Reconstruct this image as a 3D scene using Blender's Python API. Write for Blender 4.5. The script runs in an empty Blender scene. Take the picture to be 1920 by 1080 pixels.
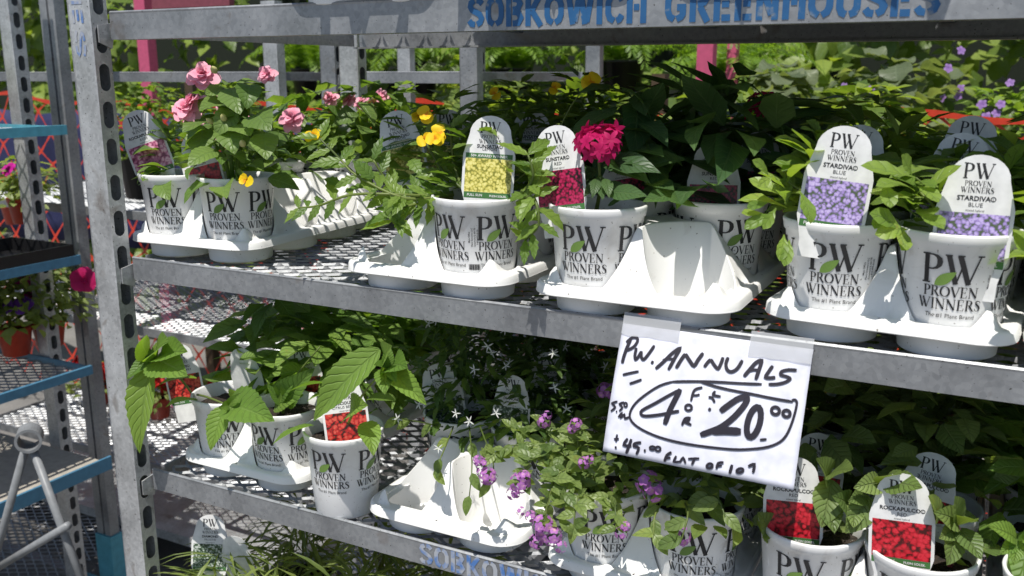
import bpy, math, random
import numpy as np
from mathutils import Vector, Matrix
R = math.radians
rnd = random.Random(7)
scn = bpy.context.scene
C = scn.collection

# ------------------------------------------------------------------ camera, sky, sun, exposure
CAM = Vector((0, -0.9, 1.5)); F = 1733.0; YAW = R(27.4); PIT = R(13.05)
FW = Vector((-math.sin(YAW)*math.cos(PIT), math.cos(YAW)*math.cos(PIT), -math.sin(PIT)))
RT = Vector((math.cos(YAW), math.sin(YAW), 0)); UP = RT.cross(FW)
cd = bpy.data.cameras.new('camera'); cam = bpy.data.objects.new('camera', cd); C.objects.link(cam)
cam.matrix_world = Matrix(((RT.x, UP.x, -FW.x, CAM.x), (RT.y, UP.y, -FW.y, CAM.y), (RT.z, UP.z, -FW.z, CAM.z), (0, 0, 0, 1)))
cd.sensor_width = 36; cd.lens = 36*F/1920; cd.clip_start = 0.01; cd.clip_end = 300
scn.camera = cam
cd.dof.use_dof = True; cd.dof.focus_distance = 1.12; cd.dof.aperture_fstop = 9
SUN_EL = R(67); SUN_DIR = Vector((0.06, -0.38, 0)).normalized()*math.cos(SUN_EL) + Vector((0, 0, math.sin(SUN_EL)))
w = bpy.data.worlds.new('World'); scn.world = w; w.use_nodes = True
nt = w.node_tree; bg = nt.nodes['Background']
sky = nt.nodes.new('ShaderNodeTexSky'); sky.sky_type = 'NISHITA'; sky.sun_disc = False
sky.sun_elevation = SUN_EL; sky.sun_rotation = math.atan2(SUN_DIR.x, SUN_DIR.y)
nt.links.new(sky.outputs[0], bg.inputs[0]); bg.inputs[1].default_value = 0.09
sd = bpy.data.lights.new('sun', 'SUN'); sd.energy = 4.6; sd.angle = R(0.53); sd.color = (1, 0.96, 0.89)
sun = bpy.data.objects.new('sun', sd); C.objects.link(sun); sun.rotation_euler = SUN_DIR.to_track_quat('Z', 'Y').to_euler()
vs = scn.view_settings; vs.view_transform = 'Standard'; vs.look = 'None'; vs.exposure = 0.28; vs.gamma = 1

def ray(x, y): return FW + RT*((x-960)/F) + UP*((540-y)/F)
def atY(x, y, Y): r = ray(x, y); return CAM + r*((Y-CAM.y)/r.y)
def atZ(x, y, z): r = ray(x, y); return CAM + r*((z-CAM.z)/r.z)
def atX(x, y, X): r = ray(x, y); return CAM + r*((X-CAM.x)/r.x)

# ------------------------------------------------------------------ helpers
def raw(name, v, f, mat=None, smooth=False, uv=None):
    me = bpy.data.meshes.new(name); me.from_pydata([tuple(p) for p in v], [], f)
    if uv is not None:
        l = me.uv_layers.new(name='UVMap')
        idx = np.empty(len(me.loops), dtype=np.int32); me.loops.foreach_get('vertex_index', idx)
        l.data.foreach_set('uv', np.asarray(uv, dtype=np.float32)[idx].ravel())
    if smooth: me.polygons.foreach_set('use_smooth', [True]*len(me.polygons))
    if mat: me.materials.append(mat)
    me.update(); return me
def put(name, me, parent=None, mw=None, kind=None):
    o = bpy.data.objects.new(name, me); C.objects.link(o)
    if parent: o.parent = parent
    if mw is not None: o.matrix_local = mw
    if kind: o['kind'] = kind
    return o
def tag(o, label, cat, group=None, kind=None):
    o['label'] = label; o['category'] = cat
    if group: o['group'] = group
    if kind: o['kind'] = kind
    return o
def thing(name, label, cat, loc=(0, 0, 0), rz=0, group=None):
    o = bpy.data.objects.new(name, None); C.objects.link(o); o.empty_display_size = .02
    o.location = loc; o.rotation_euler = (0, 0, rz)
    return tag(o, label, cat, group)
class MB:
    def __init__(s): s.v = []; s.f = []; s.uv = []
    def add(s, v, f, uv=None):
        n = len(s.v); s.v += [tuple(p) for p in v]; s.f += [tuple(i+n for i in q) for q in f]
        s.uv += list(uv) if uv is not None else [(0, 0)]*len(v)
    def box(s, a, b):
        x0, y0, z0 = a; x1, y1, z1 = b
        s.add([(x0,y0,z0),(x1,y0,z0),(x1,y1,z0),(x0,y1,z0),(x0,y0,z1),(x1,y0,z1),(x1,y1,z1),(x0,y1,z1)],
              [(0,3,2,1),(4,5,6,7),(0,1,5,4),(1,2,6,5),(2,3,7,6),(3,0,4,7)])
    def tube(s, pts, rad, n=6, cap=True):
        pts = [Vector(p) for p in pts]; k = len(pts)
        if not hasattr(rad, '__len__'): rad = [rad]*k
        ref = Vector((0.13, 0.31, 0.94)); V = []
        for i, p in enumerate(pts):
            d = (pts[min(i+1, k-1)]-pts[max(i-1, 0)])
            d = d.normalized() if d.length > 1e-9 else Vector((0, 0, 1))
            a = d.cross(ref)
            if a.length < .1: a = d.cross(Vector((1, 0, 0)))
            a.normalize(); b = d.cross(a)
            for j in range(n):
                t = 2*math.pi*j/n; V.append(p+(a*math.cos(t)+b*math.sin(t))*rad[i])
        Fc = [(i*n+j, i*n+(j+1) % n, (i+1)*n+(j+1) % n, (i+1)*n+j) for i in range(k-1) for j in range(n)]
        if cap: Fc += [tuple(range(n))[::-1], tuple((k-1)*n+j for j in range(n))]
        s.add(V, Fc)
    def lathe(s, prof, n=48, c=(0, 0, 0)):
        V = []; k = len(prof)
        for r, z in prof:
            for j in range(n):
                t = 2*math.pi*j/n; V.append((c[0]+r*math.cos(t), c[1]+r*math.sin(t), c[2]+z))
        s.add(V, [(i*n+j, i*n+(j+1) % n, (i+1)*n+(j+1) % n, (i+1)*n+j) for i in range(k-1) for j in range(n)])
    def mesh(s, name, mat, smooth=False, uv=False): return raw(name, s.v, s.f, mat, smooth, s.uv if uv else None)
    def build(s, name, mat, parent=None, smooth=False, mw=None, kind=None, uv=False):
        return put(name, s.mesh(name, mat, smooth, uv), parent, mw, kind)
def frame(pos, fwd, up):
    """matrix whose +X is fwd and whose +Z is close to up"""
    x = Vector(fwd).normalized(); z = Vector(up); z = z-x*z.dot(x)
    if z.length < 1e-4: z = x.orthogonal()
    z.normalize(); y = z.cross(x)
    return Matrix(((x.x, y.x, z.x, pos[0]), (x.y, y.y, z.y, pos[1]), (x.z, y.z, z.z, pos[2]), (0, 0, 0, 1)))

# ------------------------------------------------------------------ materials
class N:
    def __init__(s, name):
        s.m = bpy.data.materials.new(name); s.m.use_nodes = True; s.t = s.m.node_tree
        s.b = s.t.nodes['Principled BSDF']; s.o = s.t.nodes['Material Output']
    def n(s, t, **k):
        q = s.t.nodes.new('ShaderNode'+t)
        for a, v in k.items(): setattr(q, a, v)
        return q
    def l(s, a, b): s.t.links.new(a, b)
    def math(s, op, a, b=None, c=None):
        q = s.n('Math', operation=op)
        for i, v in enumerate((a, b, c)):
            if v is None: continue
            if isinstance(v, (int, float)): q.inputs[i].default_value = v
            else: s.l(v, q.inputs[i])
        return q.outputs[0]
    def ramp(s, f, st):
        q = s.n('ValToRGB'); e = q.color_ramp.elements
        while len(e) < len(st): e.new(.5)
        for i, (p, c) in enumerate(st): e[i].position = p; e[i].color = (*c, 1) if len(c) == 3 else c
        s.l(f, q.inputs[0]); return q.outputs[0]
    def noise(s, sc, det=4, vec=None, dist=0):
        q = s.n('TexNoise'); q.inputs['Scale'].default_value = sc; q.inputs['Detail'].default_value = det
        q.inputs['Distortion'].default_value = dist
        if vec is not None: s.l(vec, q.inputs['Vector'])
        return q.outputs[0]
    def obj(s): return s.n('TexCoord').outputs['Object']
    def wpos(s): return s.n('NewGeometry').outputs['Position']
    def bump(s, h, st, d=.001):
        q = s.n('Bump'); q.inputs['Strength'].default_value = st; q.inputs['Distance'].default_value = d
        s.l(h, q.inputs['Height']); s.l(q.outputs[0], s.b.inputs['Normal'])
    def set(s, col=None, rough=.5, metal=0, spec=.5):
        if col is not None:
            if hasattr(col, 'is_linked'): s.l(col, s.b.inputs['Base Color'])
            else: s.b.inputs['Base Color'].default_value = (*col, 1)
        s.b.inputs['Roughness'].default_value = rough; s.b.inputs['Metallic'].default_value = metal
        s.b.inputs['Specular IOR Level'].default_value = spec
        return s.m
def flat(name, col, rough=.6, spec=.4):
    k = N(name); q = k.noise(60, 3, k.obj()); c = k.ramp(q, [(.3, [x*.86 for x in col]), (.7, [min(1, x*1.1) for x in col])])
    return k.set(c, rough, 0, spec)
def galv(name, a, b, rough=.42):
    k = N(name); p = k.wpos()
    v = k.n('TexVoronoi'); v.inputs['Scale'].default_value = 190; k.l(p, v.inputs['Vector'])
    n1 = k.noise(14, 6, p); n2 = k.noise(160, 3, p)
    s = k.math('MULTIPLY_ADD', v.outputs['Color'], .20, k.math('MULTIPLY_ADD', n1, .75, k.math('MULTIPLY', n2, .25)))
    col = k.ramp(s, [(.36, a), (.78, b)])
    sp = k.math('GREATER_THAN', k.noise(330, 2, p), .70)
    mx = k.n('MixRGB'); k.l(sp, mx.inputs[0]); k.l(col, mx.inputs[1]); mx.inputs[2].default_value = (.05, .045, .04, 1)
    k.l(k.ramp(n1, [(.3, (rough-.1,)*3), (.7, (rough+.18,)*3)]), k.b.inputs['Roughness'])
    ru = k.ramp(k.noise(24, 8, p, .8), [(.63, (0, 0, 0)), (.74, (.5, .5, .5))]); m3 = k.n('MixRGB'); k.l(ru, m3.inputs[0]); k.l(mx.outputs[0], m3.inputs[1]); m3.inputs[2].default_value = (.16, .12, .09, 1)
    m = k.set(m3.outputs[0], rough, .55, .5); k.l(k.ramp(n1, [(.3, (rough-.1,)*3), (.7, (rough+.18,)*3)]), k.b.inputs['Roughness'])
    k.bump(k.math('ADD', n2, n1), .12); return m
M = {}
M['galv'] = galv('galvanised steel', (.20, .21, .225), (.36, .37, .385))
M['galv_bright'] = galv('bright galvanised steel', (.30, .31, .32), (.60, .61, .62), .38)
M['galv_dark'] = galv('dull galvanised steel', (.16, .165, .18), (.32, .33, .34), .5)
def plastic():
    k = N('white plastic'); p = k.wpos()
    n = k.noise(9, 5, p); d = k.math('GREATER_THAN', k.noise(230, 2, p), .735)
    c = k.ramp(n, [(.3, (.76, .755, .735)), (.7, (.83, .83, .82))])
    mx = k.n('MixRGB'); k.l(k.math('MULTIPLY', d, .75), mx.inputs[0]); k.l(c, mx.inputs[1]); mx.inputs[2].default_value = (.12, .085, .05, 1)
    sm_ = k.ramp(k.noise(22, 6, p, 1.2), [(.60, (0, 0, 0)), (.78, (.38, .38, .38))]); m2 = k.n('MixRGB'); k.l(sm_, m2.inputs[0]); k.l(mx.outputs[0], m2.inputs[1]); m2.inputs[2].default_value = (.36, .31, .25, 1); mx = m2
    k.bump(k.noise(40, 2, p), .05); return k.set(mx.outputs[0], .38, 0, .45)
M['plastic'] = plastic()
def potplastic():
    k = N('white pot plastic'); p = k.obj(); n = k.noise(30, 4, p)
    d = k.math('GREATER_THAN', k.noise(260, 2, p), .715)
    c = k.ramp(n, [(.3, (.74, .74, .735)), (.7, (.80, .80, .80))])
    mx = k.n('MixRGB'); k.l(k.math('MULTIPLY', d, .6), mx.inputs[0]); k.l(c, mx.inputs[1]); mx.inputs[2].default_value = (.1, .07, .045, 1)
    g = k.n('ObjectInfo'); va = k.n('VectorMath', operation='ADD'); k.l(p, va.inputs[0]); k.l(g.outputs['Location'], va.inputs[1])
    sm_ = k.ramp(k.noise(26, 6, va.outputs[0], 1.2), [(.58, (0, 0, 0)), (.76, (.42, .42, .42))]); m2 = k.n('MixRGB'); k.l(sm_, m2.inputs[0]); k.l(mx.outputs[0], m2.inputs[1]); m2.inputs[2].default_value = (.34, .29, .23, 1)
    return k.set(m2.outputs[0], .32, 0, .5)
M['pot'] = potplastic()
M['ink'] = flat('black print', (.022, .022, .024), .45)
M['marker'] = flat('marker ink', (.018, .015, .024), .5)
M['blueprint'] = None
k = N('blue stencil paint'); q = k.noise(55, 6, k.wpos()); M['blueprint'] = k.set(k.ramp(q, [(.33, (.16, .20, .25)), (.40, (.015, .10, .25)), (.7, (.01, .08, .22))]), .55)
k = N('worn blue stencil paint'); q = k.noise(60, 6, k.wpos()); M['bluefaint'] = k.set(k.ramp(q, [(.42, (.36, .38, .42)), (.6, (.07, .17, .42))]), .6)
M['leafprint'] = flat('green leaf print', (.14, .24, .05), .5)
M['band'] = flat('green print band', (.055, .16, .045), .5)
M['tagwhite'] = flat('tag plastic', (.72, .72, .72), .4)
M['paper'] = flat('paper', (.64, .65, .74), .8, .2)
k = N('clear tape'); k.b.inputs['Alpha'].default_value = .55; M['tape'] = k.set((.55, .56, .58), .18, 0, .6)
k = N('potting soil'); q = k.noise(240, 4, k.obj()); M['soil'] = k.set(k.ramp(q, [(.3, (.006, .005, .004)), (.62, (.035, .024, .016)), (.70, (.04, .03, .02)), (.73, (.5, .48, .44))]), .95); k.bump(q, 1, .006)
M['teal'] = flat('teal painted steel', (.10, .36, .46), .45)
M['blue_edge'] = flat('blue painted shelf edge', (.06, .17, .27), .5)
M['pink'] = flat('pink painted steel', (.50, .085, .17), .55)
M['pinkdark'] = flat('dark pink board', (.20, .05, .07), .7)
M['board'] = flat('plywood deck', (.36, .33, .28), .85)
M['terracotta'] = flat('red plastic pot', (.42, .045, .02), .4)
M['blacktray'] = flat('black plastic tray', (.012, .012, .013), .35)
M['fence'] = flat('orange fence plastic', (.55, .045, .02), .5)
M['navy'] = flat('navy tarp', (.018, .022, .075), .7)
M['shade'] = flat('shade cloth', (.012, .018, .012), .95)
M['bark'] = flat('brown stem', (.07, .045, .025), .8)
M['pipe'] = flat('grey painted pipe', (.20, .21, .22), .45)

def leafmat(name, a, b, vein, nv=7, rough=.42, trans=.35, veinw=.09, relief=.7):
    a = [x*g for x, g in zip(a, (1.6, 1.32, 1.4))]; b = [x*g for x, g in zip(b, (1.65, 1.32, 1.4))]
    k = N(name); tc = k.n('TexCoord'); sx = k.n('SeparateXYZ'); k.l(tc.outputs['UV'], sx.inputs[0])
    u, v = sx.outputs[0], sx.outputs[1]
    av = k.math('ABSOLUTE', k.math('MULTIPLY_ADD', v, 2.0, -1.0))
    s = k.math('MULTIPLY', k.math('SUBTRACT', u, k.math('MULTIPLY', av, .22)), float(nv))
    fr = k.math('FRACT', s); tri = k.math('ABSOLUTE', k.math('SUBTRACT', fr, .5))
    ve = k.math('SUBTRACT', 1.0, k.math('MINIMUM', 1.0, k.math('DIVIDE', k.math('SUBTRACT', .5, tri), veinw)))
    mid = k.math('SUBTRACT', 1.0, k.math('MINIMUM', 1.0, k.math('DIVIDE', av, .09)))
    vm = k.math('MAXIMUM', k.math('MULTIPLY', ve, .75), mid)
    g = k.n('NewGeometry'); oi = k.n('ObjectInfo')
    rr = k.math('FRACT', k.math('ADD', g.outputs['Random Per Island'], oi.outputs['Random']))
    rr = k.math('MULTIPLY_ADD', k.noise(90, 3, tc.outputs['Object']), .35, k.math('MULTIPLY', rr, .75))
    col = k.ramp(rr, [(.1, a), (.94, b), (1.0, (.26, .27, .06))])
    mx = k.n('MixRGB'); k.l(k.math('MULTIPLY', vm, .55), mx.inputs[0]); k.l(col, mx.inputs[1]); mx.inputs[2].default_value = (*vein, 1)
    k.set(mx.outputs[0], rough, 0, .42)
    k.bump(k.math('SUBTRACT', k.math('MULTIPLY', fr, k.math('SUBTRACT', 1.0, fr)), vm), relief, .0012)
    tr = k.n('BsdfTranslucent'); t2 = k.n('MixRGB', blend_type='MULTIPLY'); t2.inputs[0].default_value = 1
    k.l(mx.outputs[0], t2.inputs[1]); t2.inputs[2].default_value = (1.9, 1.9, .6, 1); k.l(t2.outputs[0], tr.inputs[0])
    ms = k.n('MixShader'); ms.inputs[0].default_value = trans*1.2
    k.l(k.b.outputs[0], ms.inputs[1]); k.l(tr.outputs[0], ms.inputs[2]); k.l(ms.outputs[0], k.o.inputs[0])
    return k.m
M['l_imp'] = leafmat('impatiens leaf', (.055, .125, .025), (.115, .215, .05), (.19, .30, .10), 7)
M['l_nem'] = leafmat('nemesia leaf', (.05, .12, .02), (.12, .22, .04), (.18, .28, .08), 5)
M['l_pen'] = leafmat('pentas leaf', (.025, .075, .025), (.06, .13, .04), (.16, .25, .11), 9)
M['l_sca'] = leafmat('scaevola leaf', (.07, .15, .025), (.15, .26, .05), (.21, .31, .10), 4)
M['l_lan'] = leafmat('lantana leaf', (.065, .155, .025), (.13, .25, .045), (.22, .34, .10), 9, .5, .35, .12, 1)
M['l_eup'] = leafmat('euphorbia leaf', (.03, .08, .02), (.07, .14, .035), (.12, .2, .07), 4)
M['l_pur'] = leafmat('small round leaf', (.06, .12, .03), (.14, .23, .065), (.2, .28, .12), 4)
M['l_red'] = leafmat('veined impatiens leaf', (.06, .12, .03), (.13, .22, .06), (.24, .30, .13), 8, .45, .3, .12, 1)
M['l_grass'] = leafmat('grassy leaf', (.06, .11, .03), (.15, .23, .06), (.2, .3, .1), 2)
M['l_pet'] = leafmat('petunia leaf', (.08, .14, .035), (.18, .27, .09), (.24, .32, .15), 4)
M['l_fern'] = leafmat('fern leaf', (.05, .12, .015), (.13, .26, .03), (.15, .27, .05), 2)
M['l_bg'] = leafmat('hedge leaf', (.04, .09, .016), (.16, .26, .05), (.12, .2, .05), 5)
M['l_grey'] = leafmat('grey green leaf', (.045, .08, .04), (.13, .19, .10), (.2, .25, .15), 5)
def petal(name, a, b, trans=.35, centre=None):
    k = N(name); tc = k.n('TexCoord'); sx = k.n('SeparateXYZ'); k.l(tc.outputs['UV'], sx.inputs[0])
    g = k.n('NewGeometry')
    f = k.math('MULTIPLY_ADD', sx.outputs[0], .6, k.math('MULTIPLY', g.outputs['Random Per Island'], .4))
    st = [(.1, a), (.8, b)]
    if centre: st = [(.02, centre), (.20, centre), (.30, a), (.85, b)]
    c = k.ramp(f, st); k.set(c, .55, 0, .25)
    tr = k.n('BsdfTranslucent'); k.l(c, tr.inputs[0]); ms = k.n('MixShader'); ms.inputs[0].default_value = trans
    k.l(k.b.outputs[0], ms.inputs[1]); k.l(tr.outputs[0], ms.inputs[2]); k.l(ms.outputs[0], k.o.inputs[0]); return k.m
M['p_pink'] = petal('pink petal', (.82, .22, .38), (.95, .52, .62))
M['p_yellow'] = petal('yellow petal', (.85, .55, .01), (.88, .68, .02), .3, (.75, .30, .01))
M['p_mag'] = petal('crimson petal', (.42, .004, .085), (.60, .02, .15))
M['p_purple'] = petal('purple petal', (.52, .22, .55), (.38, .12, .42), .3, (.62, .36, .45))
M['p_white'] = petal('white petal', (.7, .72, .66), (.8, .8, .8))
M['p_fuch'] = petal('fuchsia petal', (.35, .0, .18), (.62, .02, .36))
M['p_violet'] = petal('violet petal', (.10, .02, .25), (.2, .06, .42))
M['p_red'] = petal('red petal', (.5, .01, .01), (.65, .03, .02))
M['p_lilac'] = petal('lilac petal', (.30, .16, .45), (.42, .26, .58))
M['bud'] = flat('cream bud', (.55, .52, .22), .6)
for n_, cs in dict(pink=((.55, .16, .30), (.82, .50, .60), (.18, .03, .08)), red=((.45, .008, .02), (.62, .03, .05), (.05, .005, .005)), yellow=((.62, .55, .12), (.80, .74, .28), (.22, .22, .03)),
                   crimson=((.32, .006, .06), (.50, .03, .12), (.02, .01, .015)), purple=((.34, .24, .58), (.58, .48, .78), (.08, .11, .06)), berry=((.50, .02, .02), (.62, .12, .08), (.02, .015, .01)),
                   white=((.10, .16, .10), (.6, .62, .6), (.02, .04, .02))).items():
    k = N('printed photo '+n_); v = k.n('TexVoronoi'); v.inputs['Scale'].default_value = {'berry': 150, 'red': 170, 'pink': 140}.get(n_, 260); k.l(k.obj(), v.inputs['Vector'])
    nz = k.noise(120, 4, k.obj(), 1.5)
    s = k.math('MULTIPLY_ADD', v.outputs['Distance'], .45, k.math('MULTIPLY_ADD', v.outputs['Color'], .22, k.math('MULTIPLY', nz, .65)))
    M['photo_'+n_] = k.set(k.ramp(s, [(.36, cs[0]), (.52, cs[1]), (.66, cs[0]), (.80, cs[2])]), .35)

# ------------------------------------------------------------------ lettering
def ribbon(mb, pts, z=0.0, closed=False):
    """pts (x, y, width): mitred flat ribbon"""
    n = len(pts)
    if n < 2: return
    P = [Vector((p[0], p[1])) for p in pts]; V = []
    for i in range(n):
        a = P[(i-1) % n] if (closed or i > 0) else None
        b = P[(i+1) % n] if (closed or i < n-1) else None
        d1 = (P[i]-a).normalized() if a is not None else None; d2 = (b-P[i]).normalized() if b is not None else None
        if d1 is None: d1 = d2
        if d2 is None: d2 = d1
        n1 = Vector((-d1.y, d1.x)); n2 = Vector((-d2.y, d2.x)); m = n1+n2
        m = m.normalized() if m.length > .2 else n1
        s = min(1.5, 1/max(.5, m.dot(n1))); h = pts[i][2]*.5*s
        V += [(P[i].x+m.x*h, P[i].y+m.y*h, z), (P[i].x-m.x*h, P[i].y-m.y*h, z)]
    rng = range(n) if closed else range(n-1)
    mb.add(V, [(2*i+1, 2*((i+1) % n)+1, 2*((i+1) % n), 2*i) for i in rng])
def ell(cx, cy, rx, ry, w0, w1, n=20, a0=0, a1=360, rot=0):
    o = []
    for i in range(n):
        t = R(a0+(a1-a0)*i/(n if a1-a0 == 360 else n-1)); x = rx*math.cos(t); y = ry*math.sin(t); c, s = math.cos(rot), math.sin(rot)
        o.append((cx+x*c-y*s, cy+x*s+y*c, w0+(w1-w0)*abs(math.cos(t))))
    return o
T_, t_ = .145, .05
def ln(x0, y0, x1, y1, w): return [(x0+(x1-x0)*i/4, y0+(y1-y0)*i/4, w) for i in range(5)]
def ser(x, y, h=.13): return ln(x-h, y, x+h, y, t_)
SERIF = {
 'P': (.68, [ln(.17,.02,.17,.98,T_), ser(.17,.02), ser(.15,.98,.12), [(.2,.965,t_),(.36,.965,t_),(.48,.92,.09),(.555,.83,.15),(.57,.73,.17),(.555,.63,.15),(.48,.53,.09),(.36,.485,t_),(.22,.485,t_)]]),
 'R': (.80, [ln(.17,.02,.17,.98,T_), ser(.17,.02), ser(.15,.98,.12), [(.2,.965,t_),(.36,.965,t_),(.48,.92,.09),(.545,.83,.15),(.555,.74,.16),(.54,.65,.14),(.46,.56,.09),(.36,.52,t_),(.22,.52,t_)], ln(.36,.52,.70,.02,.15), ser(.72,.02,.1)]),
 'O': (.92, ['c', ell(.45,.5,.37,.47,t_,.17,24)]),
 'V': (.80, [ln(.1,.98,.42,.02,.16), ln(.42,.02,.70,.98,t_), ser(.1,.98), ser(.7,.98,.1)]),
 'E': (.70, [ln(.17,.02,.17,.98,T_), ln(.03,.02,.6,.02,t_), ln(.03,.98,.57,.98,t_), ln(.2,.51,.46,.51,t_), ln(.585,.03,.6,.25,t_), ln(.56,.97,.555,.78,t_), ln(.455,.6,.455,.42,t_)]),
 'N': (.90, [ln(.14,.02,.14,.98,t_*1.2), ln(.12,.98,.72,.02,.16), ln(.72,.02,.72,.98,t_*1.2), ser(.14,.02,.1), ser(.1,.98,.09), ser(.72,.98,.1)]),
 'I': (.38, [ln(.18,.02,.18,.98,T_), ser(.18,.02), ser(.18,.98)]),
 'S': (.62, [[(.5,.76,t_),(.47,.88,t_),(.36,.96,.06),(.22,.95,.09),(.12,.84,.13),(.14,.7,.15),(.28,.57,.17),(.43,.44,.17),(.49,.3,.15),(.46,.14,.11),(.36,.05,.07),(.22,.035,t_),(.11,.1,t_),(.07,.26,t_)]]),
 'W': (1.14, [ln(.1,.98,.36,.02,.15), ln(.36,.02,.56,.78,t_), ln(.42,.98,.74,.02,.16), ln(.74,.02,1.02,.98,t_), ser(.1,.98,.1), ser(.45,.98,.1), ser(1.02,.98,.1)]),
}
def serif(mb, s, cx, y, h, z=0, track=0.0):
    tot = sum(SERIF[c][0]+track for c in s)*h; x = cx-tot/2
    for c in s:
        adv, gl = SERIF[c]; cl = False
        for g in gl:
            if g == 'c': cl = True; continue
            ribbon(mb, [(x+a*h, y+b*h, wd*h) for a, b, wd in g], z, cl); z += .000004
        x += (adv+track)*h
def sans_mesh(text, size, bold=0.0):
    cu = bpy.data.curves.new('t', 'FONT'); cu.body = text; cu.size = size; cu.align_x = 'CENTER'; cu.resolution_u = 2; cu.offset = bold*size
    o = bpy.data.objects.new('t', cu); C.objects.link(o); dg = bpy.context.evaluated_depsgraph_get()
    me = bpy.data.meshes.new_from_object(o.evaluated_get(dg)); bpy.data.objects.remove(o); bpy.data.curves.remove(cu)
    v = [tuple(p.co) for p in me.vertices]; f = [tuple(p.vertices) for p in me.polygons]; bpy.data.meshes.remove(me); return v, f
def sans(mb, text, cx, y, size, z=0, bold=0.0, rot=0, squeeze=1):
    v, f = sans_mesh(text, size, bold); c, s = math.cos(rot), math.sin(rot)
    mb.add([(cx+p[0]*squeeze*c-p[1]*s, y+p[0]*squeeze*s+p[1]*c, z) for p in v], f)
def leafshape(mb, x0, y0, x1, y1, wd, z, n=9):
    a = Vector((x0, y0)); b = Vector((x1, y1)); d = (b-a); nn = Vector((-d.y, d.x)).normalized(); V = []
    for i in range(n+1):
        u = i/n; h = wd*math.sin(math.pi*u)**.8*(1.15-.5*u)*.5; p = a+d*u; V += [(p.x+nn.x*h, p.y+nn.y*h, z), (p.x-nn.x*h, p.y-nn.y*h, z)]
    mb.add(V, [(2*i+1, 2*i+3, 2*i+2, 2*i) for i in range(n)])

# ------------------------------------------------------------------ pot with wrapped print
PH, PRB, PRT = .117, .042, .0525
def pr(z): return PRB+(PRT-PRB)*z/PH
mb = MB()
mb.lathe([(.0, .002), (PRB-.004, .002), (PRB-.001, .0), (PRB, .002), (pr(.05), .05), (pr(.105), .105), (pr(.1055)+.0018, .1063), (PRT+.0024, .1155), (PRT+.0018, .1175), (PRT-.0004, .1175),
          (PRT-.0016, .116), (pr(.10)-.0018, .10), (pr(.085)-.0018, .085)], 56)
ME_POT = mb.mesh('pot', M['pot'], True)
mb = MB(); V = [(0, 0, .099)]; ns = 28
for i in range(1, 6):
    for j in range(ns):
        t = 2*math.pi*j/ns; r = (pr(.1)-.001)*i/5; V.append((r*math.cos(t), r*math.sin(t), .099+rnd.uniform(-.0025, .003)))
Fc = [(0, 1+j, 1+(j+1) % ns) for j in range(ns)]
for i in range(4): Fc += [(1+i*ns+j, 1+(i+1)*ns+j, 1+(i+1)*ns+(j+1) % ns, 1+i*ns+(j+1) % ns) for j in range(ns)]
mb.add(V, Fc); ME_SOIL = mb.mesh('soil', M['soil'])
def wrap(mb, off=.00045):
    o = []
    for x, y, z in mb.v:
        r = pr(y)+off+z; t = x/pr(.07); o.append((math.sin(t)*r, -math.cos(t)*r, y))
    mb.v = o; return mb
mb = MB(); serif(mb, 'P', -.0178, .0715, .0275); serif(mb, 'W', .0082, .0715, .0275, .00002)
serif(mb, 'PROVEN', -.001, .0597, .0098, .00003); serif(mb, 'WINNERS', -.001, .0475, .0102, .00004)
sans(mb, 'The #1 Plant Brand', 0, .0397, .0056, .00005)
ME_LOGO = wrap(mb).mesh('printed_logo', M['ink'])
mb = MB(); leafshape(mb, -.0150, .0700, .0025, .0835, .0105, .0002); ME_LEAFLOGO = wrap(mb).mesh('printed_leaf', M['leafprint'])
mb = MB()
for i, s in enumerate(('Main Office', 'Plant Growers LLC', 'Sycamore IL 60178', '1-815-895-8130')): sans(mb, s, -.004+i*.0032, .075, .0028, .00001, .01, math.pi/2)
for i in range(14): mb.add([(-.006+i*.001, .036, 0), (-.0055+i*.001+.0002*(i % 3), .036, 0), (-.0055+i*.001+.0002*(i % 3), .043, 0), (-.006+i*.001, .043, 0)], [(0, 1, 2, 3)])
ME_SMALL = wrap(mb).mesh('printed_address', M['ink'])

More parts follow.
